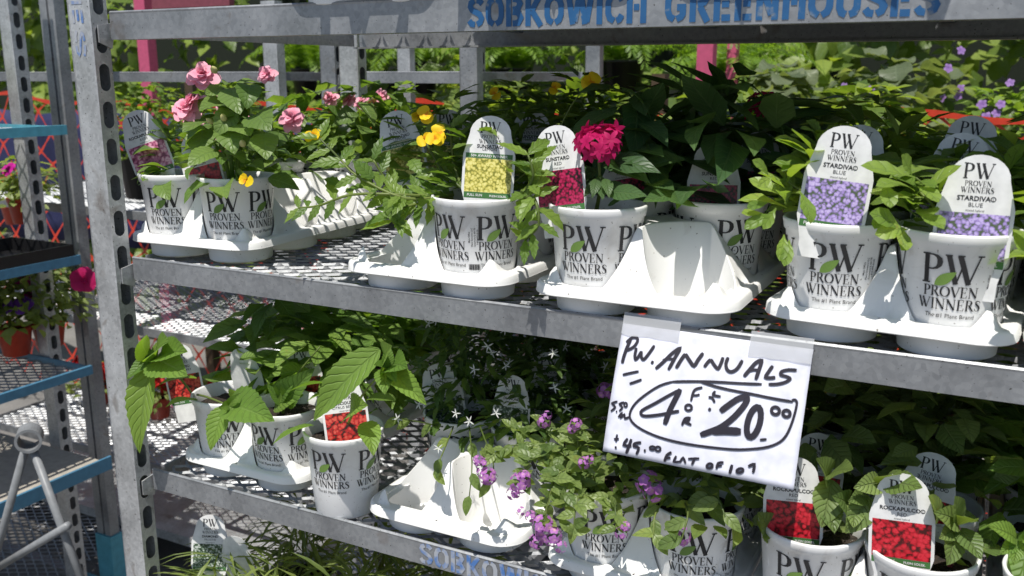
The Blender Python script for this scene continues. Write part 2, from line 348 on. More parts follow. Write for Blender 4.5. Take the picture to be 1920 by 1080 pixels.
# ------------------------------------------------------------------ tray
TW, TD, TP, LEDGE, HMAX = .222, .546, .108, .0355, .104
TX = [-.054, .054]; TY = [.052+TP*i for i in range(5)]
def sdf(x, y, rr=.032):
    qx = abs(x)-TW/2+rr; qy = abs(y-TD/2)-TD/2+rr
    return math.hypot(max(qx, 0), max(qy, 0))+min(max(qx, qy), 0)-rr
def HF(x, y):
    m = HMAX-LEDGE; yy = min(y, TD-y)
    d = min((TW/2-.009-abs(x))*1.55, (yy-.010)*2.4, (-sdf(x, y)-.006)*3.0)
    if d <= 0: return LEDGE
    q = min(1, d/m); k_ = .12       # straight flank with a small radius at foot and shoulder
    if q > 1-k_: q = 1-k_/2-(1-k_/2-(1-k_))*((1-q)/k_)
    if q < k_: q = q*q/k_
    return LEDGE+m*q
mb = MB()
for i, cx in enumerate(TX):
    for j, cy in enumerate(TY):
        xa, xb = (-1, 0) if i == 0 else (0, 1); ya = -1 if j == 0 else cy-TP/2; yb = 2 if j == 4 else cy+TP/2
        nth = 72; V = []; K = 7
        for a in range(nth):
            t = 2*math.pi*a/nth; dx, dy = math.cos(t), math.sin(t)
            dist = 1.0
            if dx > 1e-9: dist = min(dist, (xb-cx)/dx)
            if dx < -1e-9: dist = min(dist, (xa-cx)/dx)
            if dy > 1e-9: dist = min(dist, (yb-cy)/dy)
            if dy < -1e-9: dist = min(dist, (ya-cy)/dy)
            lo, hi = 0.0, min(dist, .4)
            if sdf(cx+dx*hi, cy+dy*hi) > 0:
                for _ in range(22):
                    md = (lo+hi)/2
                    if sdf(cx+dx*md, cy+dy*md) > 0: hi = md
                    else: lo = md
                dist = lo
            r = pr(.06)+.002
            for _ in range(6): r = min(pr(HF(cx+dx*r, cy+dy*r))+.002, dist-.001)
            h = HF(cx+dx*r, cy+dy*r)
            V.append((cx+dx*(PRB-.002), cy+dy*(PRB-.002), .0015))
            for z in (.004, LEDGE*.5, LEDGE):
                V.append((cx+dx*(pr(z)+.0015), cy+dy*(pr(z)+.0015), z))
            V.append((cx+dx*(r-.0003), cy+dy*(r-.0003), max(LEDGE, h-.0012)))
            for q in range(K):
                rr = r+.0008+(dist-r-.0008)*(q/(K-1)); V.append((cx+dx*rr, cy+dy*rr, HF(cx+dx*rr, cy+dy*rr)))
        L = 5+K; Fc = [(a*L+q, a*L+q+1, ((a+1) % nth)*L+q+1, ((a+1) % nth)*L+q) for a in range(nth) for q in range(L-1)]
        V.append((cx, cy, .0015)); Fc += [(((a+1) % nth)*L, len(V)-1, a*L) for a in range(nth)]
        mb.add(V, Fc)
per = []
for k_, (sx, sy) in enumerate(((1, 1), (-1, 1), (-1, -1), (1, -1))):
    for a in range(9):
        t = R(90*k_+90*a/8); per.append((sx*(TW/2-.032)+.032*math.cos(t), TD/2+sy*(TD/2-.032)+.032*math.sin(t), math.cos(t), math.sin(t)))
prof = [(-.0005, LEDGE+.0004), (.0020, LEDGE-.0004), (.0038, LEDGE-.0025), (.0044, LEDGE-.009), (.0050, LEDGE-.0108), (.0042, LEDGE-.0118), (.0030, LEDGE-.0108), (.0022, LEDGE-.003), (-.02, LEDGE-.002)]
V = [(x+nx*o, y+ny*o, z) for x, y, nx, ny in per for o, z in prof]; L = len(prof); n_ = len(per)
mb.add(V, [(a*L+q, ((a+1) % n_)*L+q, ((a+1) % n_)*L+q+1, a*L+q+1) for a in range(n_) for q in range(L-1)])
ME_TRAY = mb.mesh('grow_tray', M['plastic'], True)
ob_ = bpy.data.objects.new('t', ME_TRAY); 
import bmesh
bm = bmesh.new(); bm.from_mesh(ME_TRAY); bmesh.ops.remove_doubles(bm, verts=bm.verts, dist=.0004); bmesh.ops.recalc_face_normals(bm, faces=bm.faces); bm.to_mesh(ME_TRAY); bm.free(); bpy.data.objects.remove(ob_)
try: ME_TRAY.set_sharp_from_angle(angle=R(50))
except Exception: pass

# ------------------------------------------------------------------ leaves
SH = {
 'ovate': lambda u: (math.sin(math.pi*min(1, u**.75)))**.85*(1.0-.15*u),
 'round': lambda u: (max(0, math.sin(math.pi*u**.85)))**.6,
 'lance': lambda u: (math.sin(math.pi*u**.8))**1.1,
 'spat': lambda u: .18+.82*max(0, math.sin(math.pi*max(0, (u-.1)/.9)**1.35))**.9 if u < .999 else 0.0,
 'narrow': lambda u: (max(0, math.sin(math.pi*u**.7)))**.7,
 'strap': lambda u: min(1, .5+u*3)*(1-u**2.5),
 'petal': lambda u: max(0, math.sin(math.pi*min(1, .12+u*.84)))**.6,
}
def leafgeo(L, W, shape, n=8, m=2, fold=.25, droop=.5, serr=0, wave=0, seed=0, twist=0):
    """leaf along +X, bending down; returns verts, faces, uv"""
    rg = random.Random(seed); V = []; uv = []; x = z = 0.0; st = L/n; sh = SH[shape]; ph = rg.random()*6
    for i in range(n+1):
        u = i/n; a = droop*(u-.15)
        if i: x += math.cos(a)*st; z -= math.sin(a)*st
        hw = sh(min(.999, max(.001, u)))*W*.5
        if i == 0: hw = W*.05
        if serr and 0 < i < n: hw *= 1+(serr if i % 2 else -serr)
        tw = twist*u
        for j in range(-m, m+1):
            c = j/m; y = hw*c; zz = fold*abs(y)+wave*hw*math.sin(u*9+ph+(2 if j > 0 else 0))*c*c
            V.append((x-math.sin(a)*-zz*0+math.sin(a)*zz, y*math.cos(tw)-zz*math.sin(tw), z+zz*math.cos(a)*math.cos(tw)+y*math.sin(tw))); uv.append((u, (c+1)/2))
    s = 2*m+1
    return V, [(i*s+j, (i+1)*s+j, (i+1)*s+j+1, i*s+j+1) for i in range(n) for j in range(2*m)], uv
LEAFSETS = {}
def leafset(key, mat, L, W, shape, n=8, m=2, serr=0, wave=.1, k=5, fold=(.1, .4), droop=(.1, 1.1), low=(3, 1)):
    hi = []; lo = []
    for i in range(k):
        s = 100*len(LEAFSETS)+i; rg = random.Random(s)
        fo, dr, tw = rg.uniform(*fold), rg.uniform(*droop), rg.uniform(-.4, .4)
        g = leafgeo(L, W, shape, n, m, fo, dr, serr, wave, s, tw); hi.append(raw('leaf', g[0], g[1], mat, True, g[2]))
        lo.append(leafgeo(L, W, shape, low[0], low[1], fo, dr, 0, wave, s, tw))
    LEAFSETS[key] = dict(hi=hi, lo=lo, mat=mat)
leafset('imp', M['l_imp'], .05, .036, 'ovate', 12, 2, .035)
leafset('nem', M['l_nem'], .036, .013, 'lance', 9, 1, .16, .1, 5, (.1, .5), (-.3, .9))
leafset('pen', M['l_pen'], .082, .034, 'lance', 9, 2, 0, .08)
leafset('sca', M['l_sca'], .048, .019, 'spat', 9, 1, .05, .1, 6, (.1, .5), (-.4, .9))
leafset('lan', M['l_lan'], .078, .044, 'ovate', 22, 3, .045, .07, 5, (.15, .45), (.3, 1.1))
leafset('eup', M['l_eup'], .022, .007, 'narrow', 5, 1)
leafset('pur', M['l_pur'], .027, .0145, 'ovate', 6, 2, 0, .08, 5, (.1, .5), (.0, .9))
leafset('red', M['l_red'], .052, .036, 'ovate', 18, 3, .035, .09, 5, (.1, .4), (.2, .9))
leafset('grass', M['l_grass'], .075, .007, 'strap', 6, 1, 0, 0, 5, (.1, .5), (.2, 1.4))
leafset('pet', M['l_pet'], .036, .019, 'ovate', 6, 2, 0, .1)
leafset('bg', M['l_bg'], .06, .036, 'ovate', 4, 1, 0, .1, 5, (.1, .4), (.1, .9), (3, 1))
leafset('grey', M['l_grey'], .085, .075, 'round', 6, 2, 0, .22, 5, (.05, .3), (.2, .9), (8, 2))
leafset('pale', M['l_sca'], .045, .026, 'ovate', 4, 1, 0, .1, 5, (.1, .4), (.1, .9), (5, 1))
def spawn(parent, key, items, joined=False, name='leaf'):
    S = LEAFSETS[key]
    if not joined:
        for i, (mw) in enumerate(items): put(name, S['hi'][i % len(S['hi'])], parent, mw)
    else: return joinmesh(key, items)
def joinmesh(key, items):
    S = LEAFSETS[key]; mb = MB()
    geos = S['lo']; arr = [np.array([(*p, 1) for p in g[0]]) for g in geos]
    for i, mw in enumerate(items):
        q = i % len(geos); mb.add((arr[q] @ np.array(mw).T)[:, :3].tolist(), geos[q][1], geos[q][2])
    return mb.mesh('foliage', S['mat'], True, True)
def dome_items(n, R0, H, z0, rg, size=(.6, 1.1), out=.7, inner=.45, aim=None, flatten=1.0):
    it = []
    for i in range(n):
        th = rg.uniform(0, 2*math.pi); u = rg.random()**.7; el = rg.uniform(-.12, 1)*math.pi/2
        if aim is not None and rg.random() < .35: th = aim+rg.gauss(0, .7)
        d = Vector((math.cos(th)*math.cos(el), math.sin(th)*math.cos(el), math.sin(el)))
        s = inner+(1-inner)*u
        p = Vector((d.x*R0*s, d.y*R0*s, z0+H*(.10+.82*max(-.12, d.z)*s)))
        od = Vector((math.cos(th), math.sin(th), 0))
        f = od*out+Vector((rg.uniform(-.5, .5), rg.uniform(-.5, .5), rg.uniform(-.25, .45)))
        upv = d*.9+Vector((0, 0, .9))+Vector((rg.uniform(-.5, .5), rg.uniform(-.5, .5), 0))
        it.append(frame(p, f, upv) @ Matrix.Scale(rg.uniform(*size), 4))
    return it
def stems_mesh(tips, rg, z0=.095, r=.0016, mat=None, base=.012):
    mb = MB()
    for t in tips:
        t = Vector(t); b = Vector((rg.uniform(-base, base), rg.uniform(-base, base), z0)); m = (b+t)*.5+Vector((0, 0, abs(t.z-b.z)*.18))-Vector((t.x, t.y, 0))*.12
        pts = [b*(1-s)**2+m*2*s*(1-s)+t*s*s for s in (0, .25, .5, .75, 1)]; mb.tube(pts, [r, r, r*.9, r*.8, r*.6], 5)
    return mb.mesh('stem', mat or M['l_grass'], True)

# ------------------------------------------------------------------ flowers
def flower(name, mat, spec):
    mb = MB()
    for (L, W, shape, mw, dr, fo) in spec:
        g = leafgeo(L, W, shape, 5, 1, fo, dr, 0, .15, rnd.randint(0, 999)); A = np.array([(*p, 1) for p in g[0]])
        mb.add((A @ np.array(mw).T)[:, :3].tolist(), g[1], g[2])
    return mb.mesh(name, mat, True, True)
def whorl(n, tilt, L, W, shape='petal', dr=.5, fo=.1, off=0, c=(0, 0, 0), rg=rnd, jit=.12):
    """petals round +Z"""
    o = []
    for i in range(n):
        t = 2*math.pi*i/n+off+rg.uniform(-jit, jit); e = tilt+rg.uniform(-jit, jit)
        d = Vector((math.cos(t)*math.cos(e), math.sin(t)*math.cos(e), math.sin(e)))
        o.append((L*rg.uniform(.85, 1.1), W, shape, frame(c, d, Vector((-math.cos(t)*math.sin(e), -math.sin(t)*math.sin(e), math.cos(e)))), dr, fo))
    return o
ME_ROSE = [flower('flower', M['p_pink'], whorl(7, -.05, .025, .021, jit=.3)+whorl(7, .35, .021, .018, off=.5, c=(0, 0, .002), jit=.35, dr=.8)+whorl(6, .75, .016, .014, off=.2, c=(0, 0, .003), jit=.4, dr=.9)+whorl(5, 1.1, .012, .010, c=(0, 0, .004), jit=.4)) for _ in range(2)]
ME_NEM = flower('flower', M['p_yellow'], whorl(2, .2, .0125, .0145, off=-1.2, dr=.7)+[(.0085, .008, 'petal', frame((0, 0, .001), (math.cos(a), math.sin(a), .35), (0, 0, 1)), -.2, .1) for a in (1.0, 1.55, 2.1, 2.7)])
def cluster(mat, n, rad, L, W, k, shape='narrow', flat_=.75, seed=3, jit=0.0):
    rg = random.Random(seed); sp = []
    for i in range(n):
        z = 1-(i+.5)/n*1.15; t = i*2.39996; r = math.sqrt(max(0, 1-z*z)); d = Vector((r*math.cos(t), r*math.sin(t), z))
        p = Vector((d.x*rad, d.y*rad, d.z*rad*flat_))+Vector((rg.gauss(0, 1), rg.gauss(0, 1), rg.gauss(0, 1)))*jit; d = (d+Vector((rg.gauss(0, 1), rg.gauss(0, 1), rg.gauss(0, 1)))*jit*60).normalized(); q = d.to_track_quat('Z', 'Y').to_matrix().to_4x4(); o = rg.random()*6
        for a in range(k):
            th = o+2*math.pi*a/k; f = Vector((math.cos(th), math.sin(th), .15)); sp.append((L, W, shape, Matrix.Translation(p) @ q @ frame((0, 0, 0), f, (0, 0, 1)), .5, .1))
    return sp
ME_PENTAS = flower('flower_head', M['p_mag'], cluster(None, 30, .024, .013, .0062, 5, 'lance', .45, 3, .0035))
ME_PURP = [flower('flower_cluster', M['p_purple'], cluster(None, n, .0095, .0052, .0048, 5, 'petal', .7, s)) for n, s in ((9, 4), (7, 8), (5, 21))]
ME_WHITE = flower('flower', M['p_white'], [(.0085, .0019, 'narrow', frame((0, 0, 0), (math.cos(a), math.sin(a), .2), (0, 0, 1)), .2, .1) for a in (.4, 1.3, 2.6, 3.5, 4.9)])
def petunia(mat): return flower('flower', mat, whorl(5, .25, .026, .030, dr=.5, fo=-.15)+whorl(5, 1.25, .012, .010, c=(0, 0, -.006)))
ME_PETU = {k_: petunia(M[k_]) for k_ in ('p_fuch', 'p_violet', 'p_red', 'p_mag')}
ME_SMALLPURP = flower('flower', M['p_lilac'], whorl(5, .3, .012, .010))
ME_SMALLPINK = flower('flower', M['p_pink'], whorl(5, .3, .012, .010))
mb = MB(); mb.lathe([(.0005, -.006), (.003, -.003), (.0042, .001), (.003, .005), (.0004, .008)], 8); ME_BUD = mb.mesh('bud', M['bud'], True)

# ------------------------------------------------------------------ plant tag
def tag_outline(w_=1):
    h = [(.0265, -.03), (.027, -.012), (.030, .0), (.0335, .012), (.0335, .056), (.0265, .083)]
    dome = [(.0265*math.cos(R(a)), .083+.0235*math.sin(R(a))) for a in range(15, 91, 15)]   # dome
    rh = h+dome; return rh+[(-x, y) for x, y in rh[::-1][1:]]
def make_tag(photo, name_, sub, extra=None):
    out = tag_outline(); th = .0004
    V = [(x, -th, y) for x, y in out]+[(x, th, y) for x, y in out]; n = len(out)
    me = raw('plant_tag', V, [tuple(range(n)), tuple(range(2*n-1, n-1, -1))]+[(i, i+n, (i+1) % n+n, (i+1) % n) for i in range(n)], M['tagwhite'])
    e = -th-.0003
    ph = raw('printed_photo', [(-.030, e, .009), (.030, e, .009), (.030, e, .052), (-.030, e, .052)], [(0, 1, 2, 3)], M['photo_'+photo])
    bd = MB(); bd.add([(-.030, e, .0015), (.030, e, .0015), (.030, e, .0087), (-.030, e, .0087)], [(0, 1, 2, 3)])
    bd = bd.mesh('printed_band', M['band']); xb = None
    if extra: xb = raw('printed_band', [(-.030, e, .0525), (.030, e, .0525), (.030, e, .0585), (-.030, e, .0585)], [(0, 1, 2, 3)], M['band'])
    t = MB(); serif(t, 'P', -.0092, .0842, .0145); serif(t, 'W', .0045, .0842, .0145, .00001); serif(t, 'PROVEN', 0, .0775, .0048, .00002); serif(t, 'WINNERS', 0, .0712, .0052, .00003)
    dz = .004 if extra else 0
    sans(t, name_, 0, .0638+dz*.4, .0062, .00004, .025); sans(t, sub, 0, .0580+dz, .0056, .00005); 
    if not extra: sans(t, 'mixed hybrid', 0, .0536, .0030, .00006)
    t.v = [(x, e-z, y) for x, y, z in t.v]; tx = t.mesh('printed_lettering', M['ink'])
    t2 = MB(); sans(t2, 'FULL SUN', -.016, .0036, .0045, 0, .02); sans(t2, 'PLEIN SOLEIL', .014, .0036, .0038, 0, .02)
    if extra: sans(t2, extra, 0, .0538, .0048, .00001, .02)
    t2.v = [(x, e-.0003-z, y) for x, y, z in t2.v]; tx2 = t2.mesh('printed_lettering', M['tagwhite'])
    return me, [('printed_photo', ph), ('printed_band', bd), ('printed_lettering', tx), ('printed_lettering', tx2)]+([('printed_band', xb)] if xb else [])
TAGS = dict(pink=make_tag('pink', 'ROCKAPULCO\u00ae', 'ROSE'), red=make_tag('red', 'ROCKAPULCO\u00ae', 'RED'), yellow=make_tag('yellow', 'SUNSATIA\u00ae', 'LEMON', '50+ AWARD WINNER'),
            crimson=make_tag('crimson', 'SUNSTAR\u00ae', 'RED'), purple=make_tag('purple', 'STARDIVA\u00ae', 'BLUE'), berry=make_tag('berry', 'LUSCIOUS\u00ae', 'CITRUS BERRY'),
            white=make_tag('white', 'DIAMOND', 'FROST\u00ae'))
def put_tag(kind, loc, label, rz=0, lean=.15, roll=0, scale=1, back=False, group=None):
    scale *= .9
    me, parts = TAGS[kind]; o = put('plant_tag', me); tag(o, label, 'plant tag', group or 'plant tags stuck in the pots')
    o.matrix_world = Matrix.Translation(loc) @ Matrix.Rotation(rz, 4, 'Z') @ Matrix.Rotation(-lean, 4, 'X') @ Matrix.Rotation(roll, 4, 'Y') @ Matrix.Scale(scale, 4)
    for n, m in parts: put(n, m, o)
    return o

# ------------------------------------------------------------------ ground
k = N('yard concrete'); q = k.noise(3, 8, k.wpos()); q2 = k.noise(90, 4, k.wpos())
gm = k.set(k.ramp(k.math('MULTIPLY_ADD', q, .7, k.math('MULTIPLY', q2, .3)), [(.3, (.10, .095, .09)), (.7, (.22, .21, .20))]), .9); k.bump(q2, .4, .004)
put('ground', raw('ground', [(-60, -60, 0), (60, -60, 0), (60, 60, 0), (-60, 60, 0)], [(0, 1, 2, 3)], gm), kind='structure')

# ------------------------------------------------------------------ carts
def slotted(mb, o, u, wd, z0, z1, pitch=.05, sw=.0165, sh=.036, off=0.0):
    o = Vector(o); u = Vector(u); z = z0
    while z < z1-1e-6:
        ze = min(z+pitch, z1); cz = (z+ze)/2; nn = 20; ring = []; out = []
        for i in range(nn):
            t = 2*math.pi*(i+.5)/nn; c, s = math.cos(t), math.sin(t)
            ring.append((sw/2*c, cz+(sh/2-sw/2)*(1 if s > 0 else -1)+sw/2*s))
            m = max(abs(c), abs(s)); out.append((c/m*wd/2, cz+s/m*(ze-z)/2))
        if ze-z < pitch*.9: ring = [(a*.01, cz+(b-cz)*.01) for a, b in ring]
        P = [o+u*(wd/2+a)+Vector((0, 0, b)) for a, b in ring+out]
        mb.add(P, [(i, (i+1) % nn, nn+(i+1) % nn, nn+i) for i in range(nn)]); z = ze
def post_mesh(h, w_=.044, d_=.027, slots=True, mat=None, z0=0.0):
    """corner at x=0 (the slotted inner face), front at y=0, body towards -X"""
    mb = MB(); t = .0022
    if slots:
        slotted(mb, (0, 0, z0), (0, 1, 0), d_, 0, h); n = len(mb.v)
        mb.add([(-w_, 0, z0), (-w_, d_, z0), (-w_, d_, z0+h), (-w_, 0, z0+h)], [(0, 1, 2, 3)])
        mb2 = MB(); b = .0035
        pts = [(-w_, b), (-w_+b, 0), (-b, 0), (0, b)]
        for (x0, y0), (x1, y1) in zip([(-w_, 0.0012), (-w_+b, 0), (-b, 0)], [(-w_+b, 0), (-b, 0), (0, 0.0012)]):
            mb.add([(x0, y0, z0), (x1, y1, z0), (x1, y1, z0+h), (x0, y0, z0+h)], [(0, 1, 2, 3)])
        mb.add([(-w_, d_, z0), (0, d_, z0), (0, d_, z0+h), (-w_, d_, z0+h)], [(3, 2, 1, 0)])
    else: mb.box((-w_, 0, z0), (0, d_, z0+h))
    return mb.mesh('post', mat)
def expanded(x0, x1, y0, y1, lw=.048, sw=.026, st=.0052):
    mb = MB(); ny = int((y1-y0)/(sw/2)); nx = int((x1-x0)/(lw/2)); V = []; Fc = []
    def q(ax, ay, bx, by):
        n = len(V); h = st*.5
        V.extend([(ax, ay-h*.75, -h*.55), (bx, by-h*.75, -h*.55), (bx, by+h*.75, h*.55), (ax, ay+h*.75, h*.55)]); Fc.append((n, n+1, n+2, n+3))
    for j in range(ny):
        for i in range(nx):
            xa = x0+i*lw/2; xb = xa+lw/2; ya = y0+j*sw/2; yb = ya+sw/2
            if (i+j) % 2: q(xa+lw*.06, yb, xb-lw*.06, ya)
            else: q(xa+lw*.06, ya, xb-lw*.06, yb)
            if (i+j) % 2: q(xb-lw*.07, ya, xb+lw*.07, ya)
    mb.add(V, Fc); return mb.v, mb.f
_exp = {}
def deck(parent, x0, x1, y0, y1, z, mat):
    key = (round(x1-x0, 3), round(y1-y0, 3), mat.name)
    if key not in _exp: v, f = expanded(0, x1-x0, 0, y1-y0); _exp[key] = raw('mesh_deck', v, f, mat)
    return put('mesh_deck', _exp[key], parent, Matrix.Translation((x0, y0, z)))
def cart(label, x0, x1, y0, y1, tops, h, pm, lm, dm, lip=.034, lipmats=None, base=True, slots=True):
    c = thing('plant_cart', label, 'plant cart', (0, 0, 0), 0, 'steel plant carts')
    me = post_mesh(h, slots=slots, mat=pm, z0=.12)
    put('post', me, c, Matrix.Translation((x0, y0-.025, 0)))
    put('post', me, c, Matrix.Translation((x0, y1-.002, 0)))
    put('post', me, c, Matrix.Translation((x1, y0-.025, 0)) @ Matrix.Scale(-1, 4, (1, 0, 0)))
    put('post', me, c, Matrix.Translation((x1, y1-.002, 0)) @ Matrix.Scale(-1, 4, (1, 0, 0)))
    for i, z in enumerate(tops):
        s = MB(); t = .003; a, b = x0+.006, x1-.006; hl = lip[i] if hasattr(lip, '__len__') else lip; z0 = z-hl
        s.box((a, y0, z0), (b, y0+t, z-.003)); s.tube([(a, y0+.0022, z-.0025), (b, y0+.0022, z-.0025)], .0028, 6); s.box((a, y0+t+.0005, z0), (b, y0+.022, z0+t))
        s.box((a, y1-t, z0), (b, y1, z)); s.box((a, y1-.022, z0), (b, y1-t-.0005, z0+t))
        for xx in (a, b-t): s.box((xx, y0+.023, z0+.004), (xx+t, y1-.023, z-.002))
        for q in (.25, .5, .75): xx = a+(b-a)*q; s.box((xx-.009, y0+.004, z-.014), (xx+.009, y1-.004, z-.0118))
        f = s.build('shelf', lipmats[i] if lipmats else lm, c)
        deck(f, a+.004, b-.004, y0+.006, y1-.006, z-.0085, dm)
        for (px, sg) in ((x0, 1), (x1, -1)):
            hk = MB(); hk.add([(px+.0016*sg, y0-.017, z0-.004), (px+.0016*sg, y0+.003, z0-.012), (px+.0016*sg, y0+.0065, z0+.002), (px+.0016*sg, y0+.0035, z0+.012), (px+.0016*sg, y0+.0065, z0+.022), (px+.0016*sg, y0-.017, z0+.018)], [(0, 1, 2, 3, 4, 5)])
            o = hk.build('hook', M['galv_bright'], f); md = o.modifiers.new('s', 'SOLIDIFY'); md.thickness = .002; md.offset = 0
    if base:
        b = MB(); b.box((x0-.02, y0-.02, .13), (x1+.02, y1+.02, .16)); b.build('base', pm, c)
        w_ = MB(); w_.lathe([(.0, -.015), (.05, -.015), (.056, -.012), (.056, .012), (.05, .015), (0, .015)], 20)
        wm = w_.mesh('wheel', M['blacktray'], True)
        for xx in (x0+.08, x1-.08):
            for yy in (y0+.07, y1-.07): put('wheel', wm, c, Matrix.Translation((xx, yy, .058)) @ Matrix.Rotation(R(90), 4, 'Y'))
    return c
X0, X1, Y1 = -1.083, .265, .56
ZT, ZM, ZL, ZB = 1.582, 1.246, .921, .585      # tops of the shelf lips
ME = MB()
main_cart = cart('tall galvanised steel plant cart holding two rows of white pots and a paper price sign', X0, X1, 0, Y1, [ZT, ZM, ZL, ZB], 1.72, M['galv_bright'], M['galv'], M['galv_dark'], [.037, .033, .033, .033])
# stencilled lettering
STN = {
 'S': (.66, [[(.55,.78),(.44,.89),(.34,.9)], [(.26,.9),(.14,.82),(.11,.7),(.18,.58),(.3,.52),(.46,.43),(.53,.3),(.48,.17),(.36,.1)], [(.28,.1),(.16,.12),(.07,.24)]]),
 'O': (.72, [[(.3,.9),(.17,.82),(.11,.65),(.11,.35),(.17,.18),(.3,.1)], [(.39,.1),(.52,.18),(.58,.35),(.58,.65),(.52,.82),(.39,.9)]]),
 'B': (.68, [[(.13,0),(.13,1)], [(.27,.9),(.45,.88),(.53,.74),(.45,.58),(.27,.55)], [(.27,.48),(.47,.45),(.56,.28),(.47,.12),(.27,.1)]]),
 'K': (.68, [[(.13,0),(.13,1)], [(.26,.5),(.55,1)], [(.27,.5),(.58,0)]]),
 'W': (.98, [[(.1,1),(.26,.02)], [(.33,.1),(.46,.95)], [(.53,.9),(.66,.02)], [(.72,.08),(.87,1)]]),
 'I': (.32, [[(.15,0),(.15,1)]]), 'C': (.66, [[(.55,.72),(.47,.86),(.38,.9)], [(.3,.9),(.17,.82),(.11,.65),(.11,.35),(.17,.18),(.3,.1)], [(.38,.1),(.47,.14),(.55,.28)]]),
 'H': (.70, [[(.13,0),(.13,1)], [(.56,0),(.56,1)], [(.26,.5),(.43,.5)]]),
 'G': (.72, [[(.55,.72),(.47,.86),(.38,.9)], [(.3,.9),(.17,.82),(.11,.65),(.11,.35),(.17,.18),(.3,.1)], [(.38,.1),(.5,.16),(.56,.25),(.56,.45),(.38,.45)]]),
 'R': (.70, [[(.13,0),(.13,1)], [(.27,.9),(.45,.88),(.55,.73),(.45,.57),(.27,.53)], [(.34,.45),(.57,0)]]),
 'E': (.60, [[(.13,0),(.13,1)], [(.27,.9),(.52,.9)], [(.27,.5),(.48,.5)], [(.27,.1),(.52,.1)]]),
 'N': (.72, [[(.13,0),(.13,1)], [(.56,0),(.56,1)], [(.22,.85),(.47,.15)]]),
 'U': (.70, [[(.12,1),(.12,.3),(.18,.15),(.29,.1)], [(.38,.1),(.5,.15),(.56,.3),(.56,1)]]), ' ': (.5, [])}
def stencil(s, length, h):
    mb = MB(); tot = sum(STN[c][0] for c in s)*h; kx = length/tot; x = 0
    for c in s:
        for g in STN[c][1]: ribbon(mb, [((x+a*h)*kx, b*h, .2*h) for a, b in g], 2e-5*(len(mb.v) % 7))
        x += STN[c][0]*h
    return mb
a = atY(876, 45, -.001); b = atY(1765, 20, -.001)
st = stencil('SOBKOWICH GREENHOUSES', b.x-a.x, .031); st.v = [(a.x+x, -.0006-z, ZT-.0335+y) for x, y, z in st.v]; st.build('stencilled_lettering', M['blueprint'], [q for q in main_cart.children if q.name.startswith('shelf')][0])
st = stencil('SOBKOWICH GREENHOUSES', b.x-a.x, .029); st.v = [(-.60+x, -.0006-z, ZL-.031+y) for x, y, z in st.v]; st.build('stencilled_lettering', M['bluefaint'], [q for q in main_cart.children if q.name.startswith('shelf')][2])
st = stencil('GREENHOUSES', .50, .021); st.v = [(X0-.035+y, -.0256, 2.016-x) for x, y, z in st.v]
st.v = [v for v in st.v]; pst = [q for q in main_cart.children if q.name == 'post'][0]; st.v = [(x-X0, y+.025, z) for x, y, z in st.v if True]; st.build('stencilled_lettering', M['bluefaint'], pst)

# ------------------------------------------------------------------ trays and pots
DZ = -.0075
def add_tray(cx, fy, ztop, label, rz=0.0):
    o = put('grow_tray', ME_TRAY); o.location = (cx, fy, ztop+DZ+.001); o.rotation_euler.z = rz
    tag(o, label, 'plant tray', 'white plastic grow trays'); return (cx, fy, ztop+DZ+.001, rz)
def slot(tr, i, j): 
    c, s = math.cos(tr[3]), math.sin(tr[3]); x, y = TX[i], TY[j]
    return Vector((tr[0]+x*c-y*s, tr[1]+x*s+y*c, tr[2]+.0035))
def potted(loc, label, logos=None, group='white pots of bedding plants', small=None, hero=True):
    t = thing('potted_plant', label, 'potted plant', loc, 0, group)
    put('pot', ME_POT, t); put('soil', ME_SOIL, t)
    tc = math.atan2(CAM.x-loc[0], loc[1]-CAM.y); 
    if logos is None: a0 = rnd.uniform(0, 90); logos = [a0+90*i for i in range(4)]
    for a in logos:
        m = Matrix.Rotation(tc+R(a), 4, 'Z'); g = put('printed_logo', ME_LOGO, t, m); put('printed_leaf', ME_LEAFLOGO, g)
    if small is not None: put('printed_address', ME_SMALL, t, Matrix.Rotation(tc+R(small), 4, 'Z'))
    return t
def facing(p): return math.atan2(CAM.x-p[0], p[1]-CAM.y)
JC = {}
def joined(root, key, n, R0, H, rg, size=(.6, 1.1), variants=3, z0=.1, inner=.4):
    kk = (key, n, R0, H)
    if kk not in JC: JC[kk] = [joinmesh(key, dome_items(n, R0, H, z0, rg, size, inner=inner)) for _ in range(variants)]
    return put('foliage', rg.choice(JC[kk]), root, Matrix.Rotation(rg.uniform(0, 6.28), 4, 'Z') @ Matrix.Scale(rg.uniform(.85, 1.12), 4, (0, 0, 1)))
def flowers(root, mes, pts, scale=1, nrm=None, rg=rnd, name='flower'):
    for p in pts:
        p = Vector(p); d = Vector(nrm) if nrm else Vector((p.x*6+rg.uniform(-.3, .3), p.y*6+rg.uniform(-.4, .1)-.5, .7))
        q = d.to_track_quat('Z', 'Y').to_matrix().to_4x4()
        me = mes[rg.randrange(len(mes))] if isinstance(mes, list) else mes
        put(name, me, root, Matrix.Translation(p) @ q @ Matrix.Rotation(rg.uniform(0, 6), 4, 'Z') @ Matrix.Scale(scale*rg.uniform(.88, 1.1), 4))
